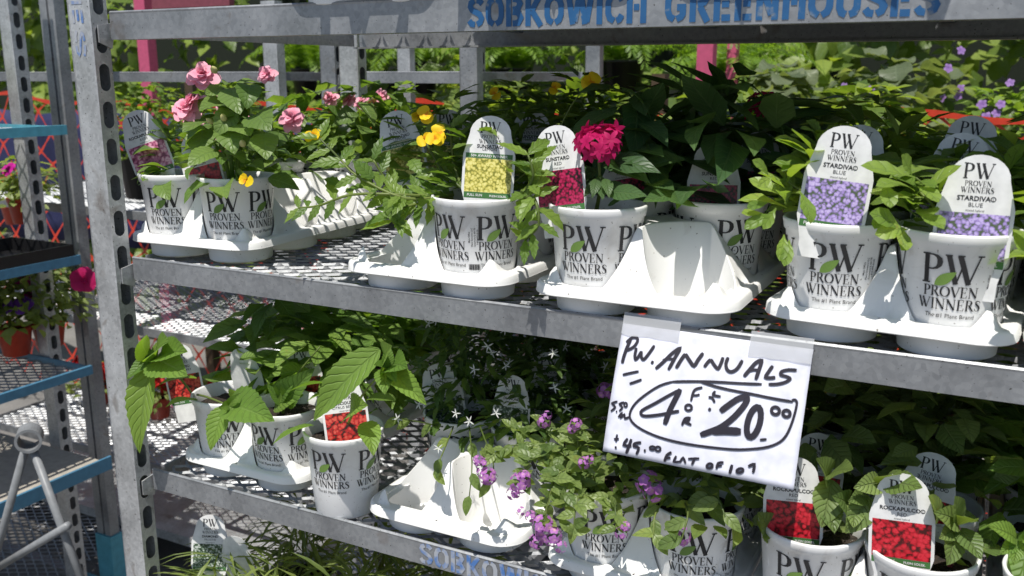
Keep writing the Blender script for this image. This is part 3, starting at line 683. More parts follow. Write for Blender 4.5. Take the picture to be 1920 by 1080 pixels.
def leaf_px(root, key, b, t, Yb, Yt, up=(.45, -.7, .7), i=None, wide=1.0):
    """one leaf from pixel b at depth Yb to pixel t at depth Yt, on plant root"""
    o = Vector(root.location); B = atY(*b, Yb)-o; Tt = atY(*t, Yt)-o; S = LEAFSETS[key]; d = Tt-B
    i = rnd.randrange(len(S['hi'])) if i is None else i; me = S['hi'][i]
    e = Vector(me.vertices[len(me.vertices)-3 if False else len(me.vertices)-1].co); e.y = 0
    L = e.length; sc = d.length/L; ang = math.atan2(-e.z, e.x)
    m = frame(B, d, up) @ Matrix.Rotation(-ang, 4, 'Y') @ Matrix.Diagonal((sc, sc*wide, sc, 1))
    return put('leaf', me, root, m)
def stem_px(root, pts, r=.0016, mat=None):
    o = Vector(root.location); P = [atY(x, y, Y)-o for x, y, Y in pts]
    Q = []
    for i in range(len(P)-1):
        p0, p1, p2, p3 = P[max(i-1, 0)], P[i], P[i+1], P[min(i+2, len(P)-1)]
        for s in (0, .25, .5, .75):
            Q.append(.5*((2*p1)+(p2-p0)*s+(2*p0-5*p1+4*p2-p3)*s*s+(3*p1-p0-3*p2+p3)*s**3))
    Q.append(P[-1]); mb = MB(); mb.tube(Q, [r*(1-.5*i/len(Q)) for i in range(len(Q))], 6)
    mb.build('stem', mat or M['l_grass'], root, True); return Q
ORD = ['front', 'second', 'third', 'fourth', 'back']; COL = ['left', 'right']
rg = random.Random(11)

t1 = add_tray(-1.000, .028, ZM, 'white plastic grow tray on the upper row holding the pink double impatiens pots', .06)
t2 = add_tray(-.592, -.003, ZM, 'white plastic grow tray holding the yellow nemesia pots, its front left hole empty')
t3 = add_tray(-.330, -.004, ZM, 'white plastic grow tray holding the crimson pentas pots above the price sign')
t4 = add_tray(-.081, .006, ZM, 'white plastic grow tray holding two full front pots with purple photo tags', -.09)
b1 = add_tray(-.928, .020, ZL, 'white plastic grow tray on the lower row with big leaved lantana pots')
b2 = add_tray(-.578, .005, ZL, 'white plastic grow tray on the lower row with both front holes empty')
b3 = add_tray(-.312, -.003, ZL, 'white plastic grow tray on the lower row under the trailing purple flowers')
b4 = add_tray(-.078, -.004, ZL, 'white plastic grow tray on the lower row holding the red impatiens pots')

# ---- tray 1: pink double impatiens
def row_label(what, i, j, tr): return f'white pot of {what}, {ORD[j]} row {COL[i]} column of its {tr} tray'
p1a = potted(slot(t1, 0, 0), 'white pot of impatiens with pink photo tag, at the left end of the upper row', [-24, 50, 150, 230])
spawn(p1a, 'imp', dome_items(34, .045, .09, .10, rg, (.5, .9)))
p1b = potted(slot(t1, 1, 0), 'white pot with tall bushy impatiens and two pink double flowers beside a red tag', [-24, 48, 140, 225])
spawn(p1b, 'imp', dome_items(64, .062, .15, .105, rg, (.55, 1.05), aim=-.6))
o = p1b
for b, t in (((435, 165), (450, 215)), ((470, 160), (462, 205)), ((440, 210), (405, 255)), ((478, 215), (508, 245)), ((430, 240), (440, 290)), ((380, 240), (375, 300)), ((450, 230), (470, 255)), ((415, 165), (385, 178)), ((495, 250), (500, 300))):
    leaf_px(o, 'imp', b, t, .045, .02, (.5, -.75, .55), wide=1.15)
def local(o, x, y, Y): return atY(x, y, Y)-Vector(o.location)
flowers(o, ME_ROSE, [local(o, 380, 142, .06), local(o, 348, 205, .03)], .92, (.4, -.6, .6)); flowers(o, ME_ROSE, [local(o, 362, 190, .035)], .8, (-.5, -.5, .6))
flowers(o, ME_BUD, [local(o, 402, 132, .05), local(o, 420, 222, .03), local(o, 395, 228, .03), local(o, 455, 270, .03), local(o, 330, 205, .04)], 1.1)
put('stem', stems_mesh([(.02*math.cos(a), .02*math.sin(a), .2+.03*math.sin(3*a)) for a in (0, 1.3, 2.5, 3.8, 5)], rg, r=.003, mat=M['l_nem']), o)
for i in (0, 1):
    for j in range(1, 5):
        if i == 1 and j in (1, 2): continue
        p = potted(slot(t1, i, j), row_label('pink double impatiens', i, j, 'upper'), None)
        joined(p, 'imp', 70, .062, .125, rg)
        flowers(p, ME_ROSE, [(rg.uniform(-.05, .05), -.05+rg.uniform(-.01, .04), .17+rg.uniform(0, .05)) for _ in range(2)], .75)
p = [q for q in bpy.data.objects if q.get('label') == row_label('pink double impatiens', 0, 2, 'upper')][0]
flowers(p, ME_ROSE, [local(p, 548, 222, p.location.y-.04), local(p, 500, 140, p.location.y)], .85, (.2, -.8, .5))

# ---- tray 2: yellow nemesia
p2 = potted(slot(t2, 1, 0), 'white pot of sprawling yellow nemesia with a yellow photo tag', [-44, 30, 120, 205], small=-6)
o = p2
for pts in ([(850, 360, .05), (780, 372, .03), (690, 345, .01), (620, 280, 0.0), (598, 258, 0.0)], [(850, 365, .05), (760, 372, .0), (670, 330, -.01), (640, 300, -.01)], [(840, 370, .05), (750, 365, .0), (660, 365, -.02), (600, 385, -.02), (560, 390, -.02)],
            [(830, 365, .06), (740, 350, .04), (700, 300, .03)], [(960, 375, .03), (985, 360, .0), (1000, 330, -.01), (990, 290, -.01)], [(970, 380, .0), (1000, 370, -.02), (1010, 420, -.03), (985, 450, -.03)], [(880, 365, .05), (830, 320, .05), (800, 270, .04)],
            [(870, 365, .05), (850, 300, .06), (845, 240, .06)], [(850, 370, .05), (790, 380, .03), (745, 395, .0), (735, 415, -.01)]):
    Q = stem_px(o, pts, .0022)
    for s in range(2, len(Q), 2):
        d = (Q[s]-Q[s-1]).normalized(); sd_ = d.cross(Vector((.3, -.6, .7))).normalized()
        for sg in (-1, 1):
            f = d*.6+sd_*sg+Vector((0, rg.uniform(-.2, .2), rg.uniform(-.3, .3)))
            put('leaf', LEAFSETS['nem']['hi'][rg.randrange(5)], o, frame(Q[s], f, (.3+rg.uniform(-.4, .4), -.5, .8)) @ Matrix.Scale(rg.uniform(.6, 1.15), 4))
spawn(o, 'nem', [m for m in dome_items(95, .055, .10, .105, rg, (.6, 1.2)) if m.translation.y > -.005 or abs(m.translation.x-.015) > .04])
for b, t in (((725, 385), (742, 420)), ((1000, 330), (975, 300)), ((1000, 335), (1020, 300)), ((1005, 345), (1035, 340)), ((700, 335), (660, 300)), ((770, 300), (790, 330)), ((640, 345), (605, 335)), ((985, 400), (1010, 415))): leaf_px(o, 'nem', b, t, -.005, -.015, wide=1.6)
leaf_px(o, 'imp', (735, 368), (738, 420), .0, -.01)
flowers(o, ME_NEM, [local(o, 588, 255, 0), local(o, 798, 262, .03), local(o, 815, 262, .03), local(o, 797, 215, .04), local(o, 1108, 152, .12), local(o, 822, 250, .04)], 1.15, (.4, -.75, .4))
stem_px(o, [(930, 370, .05), (1020, 290, .1), (1070, 200, .12), (1105, 155, .12)], .0012)
fallen = thing('fallen_flower', 'single yellow flower lying over the rim of the tall impatiens pot', 'flower', atY(462, 338, .006)); put('petals', ME_NEM, fallen, Matrix.Rotation(R(70), 4, 'X') @ Matrix.Rotation(1, 4, 'Z') @ Matrix.Scale(1.1, 4))
for i in (0, 1):
    for j in range(1, 5):
        p = potted(slot(t2, i, j), row_label('yellow nemesia', i, j, 'upper'), None)
        joined(p, 'nem', 190, .075, .15, rg, (.7, 1.4), inner=.25)
        if j < 3 and rg.random() < .7: flowers(p, ME_NEM, [(rg.uniform(-.05, .05), -.05, .2+rg.uniform(0, .04))], 1)
# ---- tray 3: crimson pentas
p3 = potted(slot(t3, 0, 0), 'white pot of crimson pentas with one bright flower head and dark soil', [-18, 58, 140, 225])
o = p3
for b, t, yb, yt in (((1125, 330), (1130, 375), .03, .0), ((1120, 335), (1095, 370), .04, .02), ((1130, 335), (1150, 365), .03, .02), ((1135, 360), (1215, 368), .02, .01), ((1130, 310), (1240, 325), .06, .05), ((1130, 300), (1220, 345), .07, .06), ((1125, 320), (1060, 350), .06, .06), ((1125, 300), (1175, 290), .06, .07),
                     ((1120, 335), (1110, 372), .02, .0), ((1135, 335), (1142, 372), .02, .0), ((1140, 385), (1175, 372), .03, .02), ((1125, 345), (1190, 375), .04, .05)): leaf_px(o, 'pen', b, t, yb, yt)
stem_px(o, [(1118, 395, .05), (1125, 350, .04), (1122, 290, .03)], .0025); flowers(o, ME_PENTAS, [local(o, 1122, 268, .025)], .85, (.2, -.5, .8), name='flower_head')
for i in (0, 1):
    for j in range(1, 5):
        p = potted(slot(t3, i, j), row_label('crimson pentas', i, j, 'upper'), None)
        joined(p, 'pen', 60, .075, .15 if j < 2 else .11, rg, (.7, 1.25))
        if (i, j) == (1, 2): flowers(p, ME_PENTAS, [(rg.uniform(-.03, .03), 0, .215)], 1, (0, 0, 1), name='flower_head')
# ---- tray 4: blue scaevola
heroes = []
for i, lab, sm in ((0, 'white pot of fan flower seedlings, second from right in the upper row', 37), (1, 'white pot of fan flower seedlings at the far right of the upper row', 42)):
    p = potted(slot(t4, i, 0), lab, [0, 78, 150, -80], small=sm); heroes.append(p)
    it = []
    for q in range(24):
        th = rg.uniform(0, 6.28); rr = rg.uniform(.015, .062); hh = rg.uniform(.02, .09)*(1.2-rr*8)+.012
        c = Vector((math.cos(th)*rr, math.sin(th)*rr, .105+hh)); sd0 = rg.uniform(0, 6)
        if c.y < .012 and abs(c.x-(.022 if i == 0 else .025)) < .04: continue
        for w_ in range(7):
            a = sd0+w_*2.4; e = rg.uniform(.1, 1.0); f = Vector((math.cos(a)*math.cos(e), math.sin(a)*math.cos(e), math.sin(e)*.8))+Vector((math.cos(th), math.sin(th), 0))*.35
            it.append(frame(c-Vector((0, 0, w_*.004)), f, (0, -.3, 1)) @ Matrix.Scale(rg.uniform(.55, 1.1), 4))
    spawn(p, 'sca', it); put('stem', stems_mesh([m.translation[:] for m in it[::7]], rg), p)
o = heroes[0]
for b, t in (((1470, 440), (1462, 490)), ((1480, 450), (1470, 500)), ((1440, 330), (1410, 300)), ((1450, 330), (1420, 350)), ((1440, 380), (1400, 390)), ((1455, 390), (1430, 430)), ((1500, 360), (1520, 420)), ((1650, 400), (1640, 430)), ((1430, 400), (1390, 400)), ((1450, 400), (1395, 430))): leaf_px(o, 'sca', b, t, -.01, -.03)
o = heroes[1]
for b, t in (((1690, 430), (1630, 400)), ((1700, 430), (1640, 440)), ((1700, 440), (1690, 470)), ((1680, 420), (1700, 470)), ((1720, 400), (1770, 430)), ((1660, 340), (1670, 390)), ((1710, 330), (1690, 290)), ((1720, 350), (1760, 380)), ((1900, 430), (1920, 480)), ((1895, 430), (1925, 450))): leaf_px(o, 'sca', b, t, -.01, -.03, wide=1.3)
for i in (0, 1):
    for j in range(1, 5):
        p = potted(slot(t4, i, j), row_label('fan flower', i, j, 'upper'), None)
        joined(p, 'sca', 120, .075, .13 if j < 2 else .09, rg, (.7, 1.25), inner=.2)
# ---- lower row
def lantana(p, tips, n=26):
    for (pts, size) in tips:
        Q = stem_px(p, pts, .002)
        d = (Q[-1]-Q[-2]).normalized()
        for w_ in range(4):
            a = w_*math.pi/2+.4; s = d.orthogonal().normalized(); s2 = d.cross(s); f = s*math.cos(a)+s2*math.sin(a)+d*.9
            put('leaf', LEAFSETS['lan']['hi'][rg.randrange(5)], p, frame(Q[-1], f, d+Vector((0, -.4, .6))) @ Matrix.Scale(size*.36, 4))
    if n: spawn(p, 'lan', dome_items(n, .05, .10, .10, rg, (.45, .8)))
p = potted(slot(b1, 0, 0), 'white pot of lantana at the left end of the lower row, leaves over the post', [-8, 70, 160, 250]); o = p
lantana(p, [([(365, 745, .06), (330, 700, .03), (292, 672, .0)], 1.0), ([(370, 740, .05), (390, 745, .0), (428, 760, -.02)], .9)], 8)
for b, t, wd in (((288, 675), (352, 705), .95), ((284, 672), (238, 712), .9), ((285, 680), (262, 850), .62), ((292, 668), (318, 640), 1.0), ((280, 670), (270, 632), 1.0), ((425, 760), (395, 845), .95), ((428, 758), (515, 790), .85), ((300, 670), (352, 660), .8)): leaf_px(o, 'lan', b, t, .0, -.035, (.3, -.7, .8), wide=wd)
p = potted(slot(b1, 1, 0), 'white pot of lantana with bare dark soil showing and a blank tag behind', [-40, 34, 120, 205])
for b, t in (((530, 760), (500, 720)), ((525, 750), (560, 700)), ((515, 765), (570, 740)), ((540, 760), (590, 690))): leaf_px(p, 'lan', b, t, .06, .05, wide=.7)
stem_px(p, [(530, 775, .06), (545, 720, .07), (600, 650, .08)], .002)
loose = potted((-.746, .042, ZL+DZ+.003), 'lone white pot of lantana standing loose between two trays on the lower row', [-26, 52, 140, 230]); p = loose
lantana(p, [([(650, 800, .03), (680, 740, .0), (725, 690, -.03)], 1.0)], 6)
for b, t, wd in (((712, 655), (588, 790), .68), ((728, 690), (735, 648), 1.1), ((730, 690), (765, 690), 1.0), ((725, 692), (722, 740), 1.0), ((735, 700), (800, 760), .6), ((690, 790), (700, 855), .9), ((655, 780), (690, 760), .9)): leaf_px(p, 'lan', b, t, -.01, -.05, (.4, -.7, .7), wide=wd)
for i in (0, 1):
    for j in range(1, 5):
        p = potted(slot(b1, i, j), row_label('lantana', i, j, 'lower'), None)
        joined(p, 'lan', 56, .075, .16, rg, (.55, 1.0))
for i in (0, 1):
    for j in range(1, 5):
        p = potted(slot(b2, i, j), row_label('airy white euphorbia', i, j, 'lower'), None)
        joined(p, 'eup', 300, .085, .16, rg, (.8, 1.6), inner=.2)
        flowers(p, ME_WHITE, [(rg.uniform(-.09, .09), -.04+rg.uniform(-.06, .05), .12+rg.uniform(0, .14)) for _ in range(7 if j < 3 else 3)], .9, (.3, -.8, .3), rg)
        if j == 1: hero_e = p
        if j == 1 and i == 0:
            for pts in ([(830, 800, .09), (780, 790, .04), (745, 785, .02)], [(850, 800, .08), (830, 850, .01), (815, 880, 0)], [(880, 800, .08), (885, 870, 0), (880, 930, -.02)], [(900, 800, .06), (925, 870, 0), (920, 905, -.01)]):
                Q = stem_px(p, pts, .0011)
                for s in range(2, len(Q), 3): put('leaf', LEAFSETS['pur']['hi'][rg.randrange(5)], p, frame(Q[s], (rg.uniform(-1, 1), -.4, -.6), (0, -.8, .5)) @ Matrix.Scale(.9, 4))
            for x_, y_ in ((745, 785), (880, 790), (822, 840), (930, 775), (855, 775)): flowers(p, ME_WHITE, [local(p, x_, y_, .02)], .85, (.4, -.8, .3), rg)
purple = []
for i in (0, 1):
    for j in range(5):
        lab = 'white pot of trailing purple flowers hanging below the price sign' if (i, j) == (0, 0) else ('white pot of small leaved purple flowers behind the price sign corner' if (i, j) == (1, 0) else row_label('small purple flowers', i, j, 'lower'))
        p = potted(slot(b3, i, j), lab, [0, 75, 150, 230] if j == 0 else None)
        if j == 0: purple.append(p)
        else: joined(p, 'pur', 300, .085, .15, rg, (.8, 1.4), inner=.2); flowers(p, ME_PURP, [(rg.uniform(-.06, .06), -.04, .2) for _ in range(2)], 1, None, rg, 'flower_cluster')
o = purple[0]
for pts in ([(1120, 925, .05), (1040, 850, .02), (960, 835, .0), (905, 865, -.02)], [(1115, 925, .04), (1050, 850, .0), (1000, 860, -.02), (975, 905, -.03)], [(1120, 930, .03), (1060, 880, -.02), (1030, 930, -.04), (1022, 990, -.05)], [(1125, 925, .04), (1090, 860, .0), (1080, 800, .0)],
            [(1120, 930, .04), (1060, 840, .03), (1020, 790, .03)], [(1120, 930, .03), (1150, 940, -.02), (1155, 990, -.04)], [(1115, 925, .03), (1070, 900, -.02), (1055, 950, -.04)], [(1120, 925, .04), (1110, 880, -.01), (1095, 870, -.02)], [(1110, 925, .05), (1010, 830, .03), (960, 800, .03)],
            [(1115, 925, .04), (1040, 870, -.01), (990, 850, -.01)], [(1120, 930, .02), (1085, 930, -.03), (1075, 1000, -.05)]):
    Q = stem_px(o, pts, .0013)
    for s in range(1, len(Q), 1):
        for g in range(3):
            put('leaf', LEAFSETS['pur']['hi'][rg.randrange(5)], o, frame(Q[s], (rg.uniform(-1, 1), rg.uniform(-.8, .4), rg.uniform(-.5, .7)), (.3+rg.uniform(-.5, .5), -.6, .8)) @ Matrix.Scale(rg.uniform(.5, .95), 4))
spawn(o, 'pur', dome_items(60, .06, .07, .11, rg, (.6, 1.0)))
for x_, y_, Y_, s_ in ((903, 870, -.03, 1), (915, 893, -.03, 1.1), (975, 905, -.04, 1.4), (962, 925, -.04, 1.0), (1018, 985, -.06, 1.3), (1035, 1005, -.06, 1.2), (1005, 1015, -.06, 1), (1095, 868, -.03, .8), (1080, 795, -.01, .8), (1020, 790, .02, .9), (1165, 1000, -.05, .9), (995, 968, -.05, .8)):
    flowers(o, ME_PURP, [local(o, x_, y_, Y_)], (.82*s_), (.35, -.8, .45), rg, 'flower_cluster'); flowers(o, ME_PURP, [local(o, x_+rg.uniform(-22, 22), y_+rg.uniform(-14, 24), Y_)], .6*s_, (.35, -.8, .45), rg, 'flower_cluster')
o = purple[1]; spawn(o, 'pur', dome_items(90, .08, .08, .10, rg, (.8, 1.4)))
for pts in ([(1260, 925, .03), (1230, 960, -.03), (1225, 1010, -.05)], [(1270, 925, .03), (1290, 960, -.03), (1275, 1020, -.05)], [(1290, 930, .03), (1340, 930, -.02), (1360, 970, -.04)]):
    Q = stem_px(o, pts, .0013)
    for s in range(1, len(Q), 2): put('leaf', LEAFSETS['pur']['hi'][rg.randrange(5)], o, frame(Q[s], (rg.uniform(-1, 1), -.3, -.4), (.3, -.7, .6)) @ Matrix.Scale(rg.uniform(.8, 1.3), 4))
for x_, y_ in ((1215, 905), (1225, 920), (1275, 1005)): flowers(o, ME_PURP, [local(o, x_, y_, -.03)], 1.2, (.35, -.8, .45), rg, 'flower_cluster')
p = potted(slot(b4, 0, 0), 'white pot of red impatiens with its red photo tag partly under the price sign', [-8, 70, 150, 230]); o = p
for b, t in (((1560, 900), (1540, 990)), ((1555, 890), (1600, 880)), ((1545, 930), (1565, 1000)), ((1550, 900), (1530, 860)), ((1440, 1000), (1420, 960)), ((1430, 980), (1435, 1015)), ((1600, 940), (1600, 990)), ((1590, 950), (1560, 930))): leaf_px(o, 'red', b, t, .03, .0)
spawn(o, 'red', [m for m in dome_items(24, .05, .06, .10, rg, (.5, .8)) if m.translation.y > -.005])
p = potted(slot(b4, 1, 0), 'white pot of red impatiens at the bottom right with a whole red photo tag', [-12, 62, 150, 230]); o = p
for b, t in (((1652, 905), (1600, 915)), ((1655, 905), (1690, 890)), ((1660, 905), (1730, 915)), ((1630, 930), (1585, 1000)), ((1620, 930), (1590, 940)), ((1790, 985), (1790, 930)), ((1795, 985), (1830, 975)), ((1790, 990), (1760, 1010)), ((1800, 990), (1840, 1050)), ((1790, 995), (1775, 1060)), ((1760, 970), (1740, 930)), ((1795, 980), (1750, 960))): leaf_px(o, 'red', b, t, .03, .005)
stem_px(o, [(1780, 1060, .05), (1800, 1010, .03), (1795, 985, .03)], .003, M['p_pink']); spawn(o, 'red', [m for m in dome_items(24, .05, .06, .10, rg, (.5, .8)) if m.translation.y > -.005])
for i in (0, 1):
    for j in range(1, 5):
        p = potted(slot(b4, i, j), row_label('red impatiens', i, j, 'lower'), None)
        joined(p, 'red', 60, .075, .15, rg, (.6, 1.0))
t5 = add_tray(.157, -.003, ZM, 'white plastic grow tray at the far right end of the upper row')
b5 = add_tray(.157, -.003, ZL, 'white plastic grow tray at the far right end of the lower row')
for tr, wh, ky, nm in ((t5, 'fan flower', 'sca', 'rightmost upper'), (b5, 'lantana', 'lan', 'rightmost lower')):
    for i in (0, 1):
        for j in range(5):
            if tr is b5 and (i, j) == (0, 0): continue
            p = potted(slot(tr, i, j), row_label(wh, i, j, nm), None)
            joined(p, ky, 120 if ky == 'sca' else 56, .075, .14 if ky == 'sca' else .16, rg, (.7, 1.25) if ky == 'sca' else (.55, 1.0), inner=.2)
edge = potted(slot(b5, 0, 0), 'pot with bright serrated leaves poking in at the bottom right edge')
for b, t in (((1905, 1010), (1850, 985)), ((1905, 1010), (1900, 1060)), ((1910, 1005), (1925, 970)), ((1905, 1015), (1875, 1040)), ((1915, 1010), (1960, 1030))): leaf_px(edge, 'lan', b, t, -.01, -.03)

# ---- plant tags
def tg(kind, x, y, Y, label, lean=.15, roll=0, dr=0, sc=1.0):
    """the pixel is the top of the tag"""
    p = atY(x, y, Y); rz = facing(p)+dr
    m = Matrix.Rotation(rz, 4, 'Z') @ Matrix.Rotation(-lean, 4, 'X') @ Matrix.Rotation(roll, 4, 'Y')
    return put_tag(kind, p-m.to_3x3() @ Vector((0, 0, .1065*.9*sc)), label, rz, lean, roll, sc)
tg('pink', 250, 208, .05, 'leaning tag with pink double flower photo at the left end of the upper row', .12, -.33, -.4)
tg('red', 362, 248, .075, 'red photo tag half covered by leaves in the tall impatiens pot', .12, -.25, -.5)
tg('yellow', 922, 217, .045, 'tag with yellow flower photo and green award band in the nemesia pot', .12, 0.06, -.05)
tg('yellow', 738, 208, .14, 'shaded grey tag leaning left among nemesia leaves', .2, -.25, -.3)
tg('yellow', 840, 205, .20, 'round topped grey tag in shade left of the bright yellow tag', .2, .05, 0)
tg('yellow', 998, 207, .22, 'shaded tag between the yellow tag and the crimson tag', .2, .05, .1)
tg('crimson', 1040, 235, .035, 'leaning tag with crimson flower photo in front of the pentas head', .12, -.16, -.4)
tg('crimson', 1152, 260, .14, 'tag with crimson photo mostly hidden right of the pentas flower', .2, -.15, .2)
tg('crimson', 1342, 266, .16, 'bright round topped tag standing alone behind the empty pentas hole', .15, 0, 0)
tg('crimson', 1425, 247, .27, 'dim round topped tag deep in the shade of the pentas tray', .2, 0, 0)
tg('purple', 1590, 236, .024, 'tall tag with purple flower photo in the left fan flower pot', .06, .10, 0, 1.04)
tg('purple', 1618, 234, .16, 'grey tag peeking from behind the left purple photo tag', .2, .08, 0)
tg('purple', 1842, 290, .022, 'tag with purple flower photo in the rightmost upper pot', .06, .02, 0, 1.06)
tg('purple', 1818, 250, .13, 'shaded tag leaning behind the rightmost purple photo tag', .2, .2, 0)
tg('purple', 1830, 217, .20, 'hindmost tag at the upper right beside leafy stems', .2, .1, 0)
tg('berry', 330, 645, .08, 'narrow berry photo tag behind the leftmost lower lantana', .12, -.2, -.5)
tg('berry', 450, 653, .10, 'blank white tag seen from behind above the bare soil', .1, .12, math.pi-.6, .92)
tg('berry', 562, 648, .16, 'berry photo tag in the shade behind the bare soil pot', .15, -.15, -.4)
tg('berry', 638, 705, .03, 'berry photo tag in the loose lantana pot under a drooping leaf', .15, -.1, -.1)
tg('white', 818, 682, .16, 'shaded speckled tag left of centre on the lower row', .15, -.2, -.2)
tg('white', 962, 703, .15, 'speckled tag wrapped by thin stems above the empty white tray', .12, .0, -.4, .9)
tg('white', 1030, 660, .26, 'dim tag in the dark near the middle of the lower row', .2, .0, 0)
tg('red', 1490, 856, .024, 'red photo tag whose top left hides behind the price sign', .05, -.04, 0)
tg('red', 1694, 888, .020, 'whole red photo tag in the lowest right pot', .05, -.06, 0)
tg('red', 1540, 812, .14, 'grey tag top at the right edge of the price sign', .15, .05, 0)
tg('red', 1757, 850, .13, 'shaded red tag tilted behind the lowest right tag', .15, .15, 0)

# ------------------------------------------------------------------ price sign
TL = atY(1169, 606, -.0045); TR_ = atY(1525, 655, -.0045); BL = atX(1133, 846, TL.x); 
ux = (TR_-TL); uy = (BL-TL); sw_, sh_ = ux.length, uy.length; ex = ux.normalized(); ey = (-uy).normalized(); ez = ex.cross(ey).normalized(); ey = ez.cross(ex)
sm = Matrix(((ex.x, ey.x, ez.x, TL.x), (ex.y, ey.y, ez.y, TL.y), (ex.z, ey.z, ez.z, TL.z), (0, 0, 0, 1)))
gx, gy = 30, 24; V = []; 
for j in range(gy+1):
    for i in range(gx+1):
        u, v_ = i/gx, j/gy; V.append((u*sw_, -v_*sh_, .006*math.sin(v_*2.6)*math.sin(u*2.5+.6)))
Fq = [(j*(gx+1)+i, (j+1)*(gx+1)+i, (j+1)*(gx+1)+i+1, j*(gx+1)+i+1) for j in range(gy) for i in range(gx)]
sign = thing('price_sign', 'white paper price sign with black marker writing taped to the middle shelf edge', 'sign'); sign.matrix_world = sm
pp = put('paper', raw('paper', V, Fq, M['paper'], True), sign); md = pp.modifiers.new('s', 'SOLIDIFY'); md.thickness = .0003; md.offset = -1
A_ = []; B_ = []
for (x, y), (u, v_) in zip(((160, 88), (1288, 240), (38, 835), (1172, 1082)), ((0, 0), (1, 0), (0, 1), (1, 1))):
    A_ += [[x, y, 1, 0, 0, 0, -u*x, -u*y], [0, 0, 0, x, y, 1, -v_*x, -v_*y]]; B_ += [u, v_]
HM = np.append(np.linalg.solve(np.array(A_, float), np.array(B_, float)), 1).reshape(3, 3)
def cv(x, y):
    q = HM @ np.array([x, y, 1.0]); return q[0]/q[2], q[1]/q[2]
S = []
def sk(w_, *p): S.append((w_, p, False))
def so(w_, cx, cy, rx, ry, rot=0): S.append((w_, [(a, b) for a, b, c in ell(cx, cy, rx, ry, 1, 1, 18, rot=rot)], True))
sk(21, (206, 182), (185, 230), (168, 280), (158, 322)); sk(18, (180, 200), (215, 172), (242, 175), (245, 195), (222, 228), (182, 248))
sk(19, (240, 232), (232, 275), (236, 300), (252, 285), (270, 252)); sk(19, (270, 252), (270, 285), (285, 300), (318, 260), (345, 218)); sk(20, (328, 314), (342, 322))
sk(21, (355, 355), (400, 315), (450, 265), (495, 235), (470, 285), (430, 362)); sk(15, (395, 305), (430, 298), (472, 300))
sk(22, (475, 352), (505, 300), (528, 268)); sk(22, (528, 268), (555, 310), (580, 338), (605, 300), (632, 262))
sk(20, (640, 346), (660, 318), (678, 300)); sk(20, (678, 300), (700, 335), (722, 355), (738, 325), (750, 288))
sk(20, (780, 288), (768, 325), (775, 360), (800, 374), (835, 355), (865, 305))
sk(22, (875, 402), (910, 360), (945, 320), (978, 308), (968, 350), (945, 420)); sk(16, (905, 368), (938, 362), (970, 366))
sk(20, (1046, 338), (1020, 375), (1004, 406), (1035, 410), (1062, 406))
sk(18, (1190, 364), (1140, 362), (1100, 372), (1095, 392), (1130, 402), (1150, 416), (1120, 436), (1070, 447), (1022, 448))
sk(15, (455, 432), (560, 430), (700, 433), (850, 442), (982, 447)); sk(15, (162, 390), (205, 380), (256, 370)); sk(15, (203, 442), (235, 432), (274, 418))
sk(14, (455, 432), (380, 455), (300, 505), (240, 555), (208, 605), (208, 650), (250, 695), (340, 742), (450, 778), (600, 808), (800, 832), (920, 832), (1020, 820), (1090, 792), (1130, 750), (1158, 690), (1180, 620), (1192, 560), (1180, 540), (1162, 545))
sk(15, (620, 432), (700, 458), (800, 482), (920, 505), (1050, 532), (1168, 552))
sk(18, (495, 480), (430, 515), (350, 560), (278, 598), (272, 622), (300, 632), (380, 625), (450, 612), (496, 604)); sk(32, (502, 475), (470, 540), (440, 600), (410, 682))
sk(15, (632, 466), (595, 475), (578, 495), (565, 546)); sk(13, (575, 512), (600, 512), (616, 506)); so(15, 551, 584, 19, 17); sk(16, (512, 688), (530, 650), (556, 646), (545, 664), (530, 668), (568, 686))
sk(15, (708, 488), (695, 510), (740, 520)); sk(15, (668, 524), (690, 528), (705, 555)); sk(18, (668, 590), (682, 600))
sk(34, (738, 608), (790, 568), (850, 530), (895, 528), (880, 570), (820, 640), (750, 695), (690, 722), (620, 746)); sk(46, (690, 725), (760, 722), (860, 728)); so(34, 936, 672, 36, 92, .26); sk(14, (972, 778), (1012, 774))
so(18, 1064, 605, 24, 22, .4); so(18, 1130, 622, 22, 20, .4)
sk(13, (132, 545), (100, 556), (118, 578), (92, 602)); sk(13, (122, 604), (130, 606)); sk(13, (172, 550), (145, 560), (160, 580), (142, 602)); so(11, 180, 565, 9, 12)
sk(13, (136, 638), (158, 612), (150, 640), (172, 622), (176, 645), (200, 636))
sk(14, (108, 765), (138, 764)); sk(14, (128, 738), (120, 782)); sk(16, (112, 814), (124, 816)); sk(17, (190, 762), (166, 800), (212, 806)); sk(18, (212, 766), (196, 808), (178, 852)); sk(16, (270, 786), (232, 792), (226, 808), (254, 818), (238, 858)); sk(17, (284, 834), (296, 836)); so(13, 335, 820, 15, 10); so(13, 368, 825, 15, 13)
sk(17, (448, 846), (420, 864), (404, 902)); sk(13, (415, 882), (442, 878)); sk(14, (476, 868), (460, 902), (494, 902)); sk(14, (494, 908), (516, 880), (530, 914)); sk(14, (545, 886), (612, 884)); sk(15, (584, 886), (566, 922))
so(16, 672, 930, 17, 13, -.4); sk(15, (756, 910), (724, 914), (712, 948)); sk(12, (718, 932), (746, 928)); sk(18, (806, 924), (790, 978)); so(15, 852, 960, 20, 12, -.3); sk(17, (902, 936), (938, 924), (930, 974))
mb = MB(); sc_ = sw_/1138; z = .0012
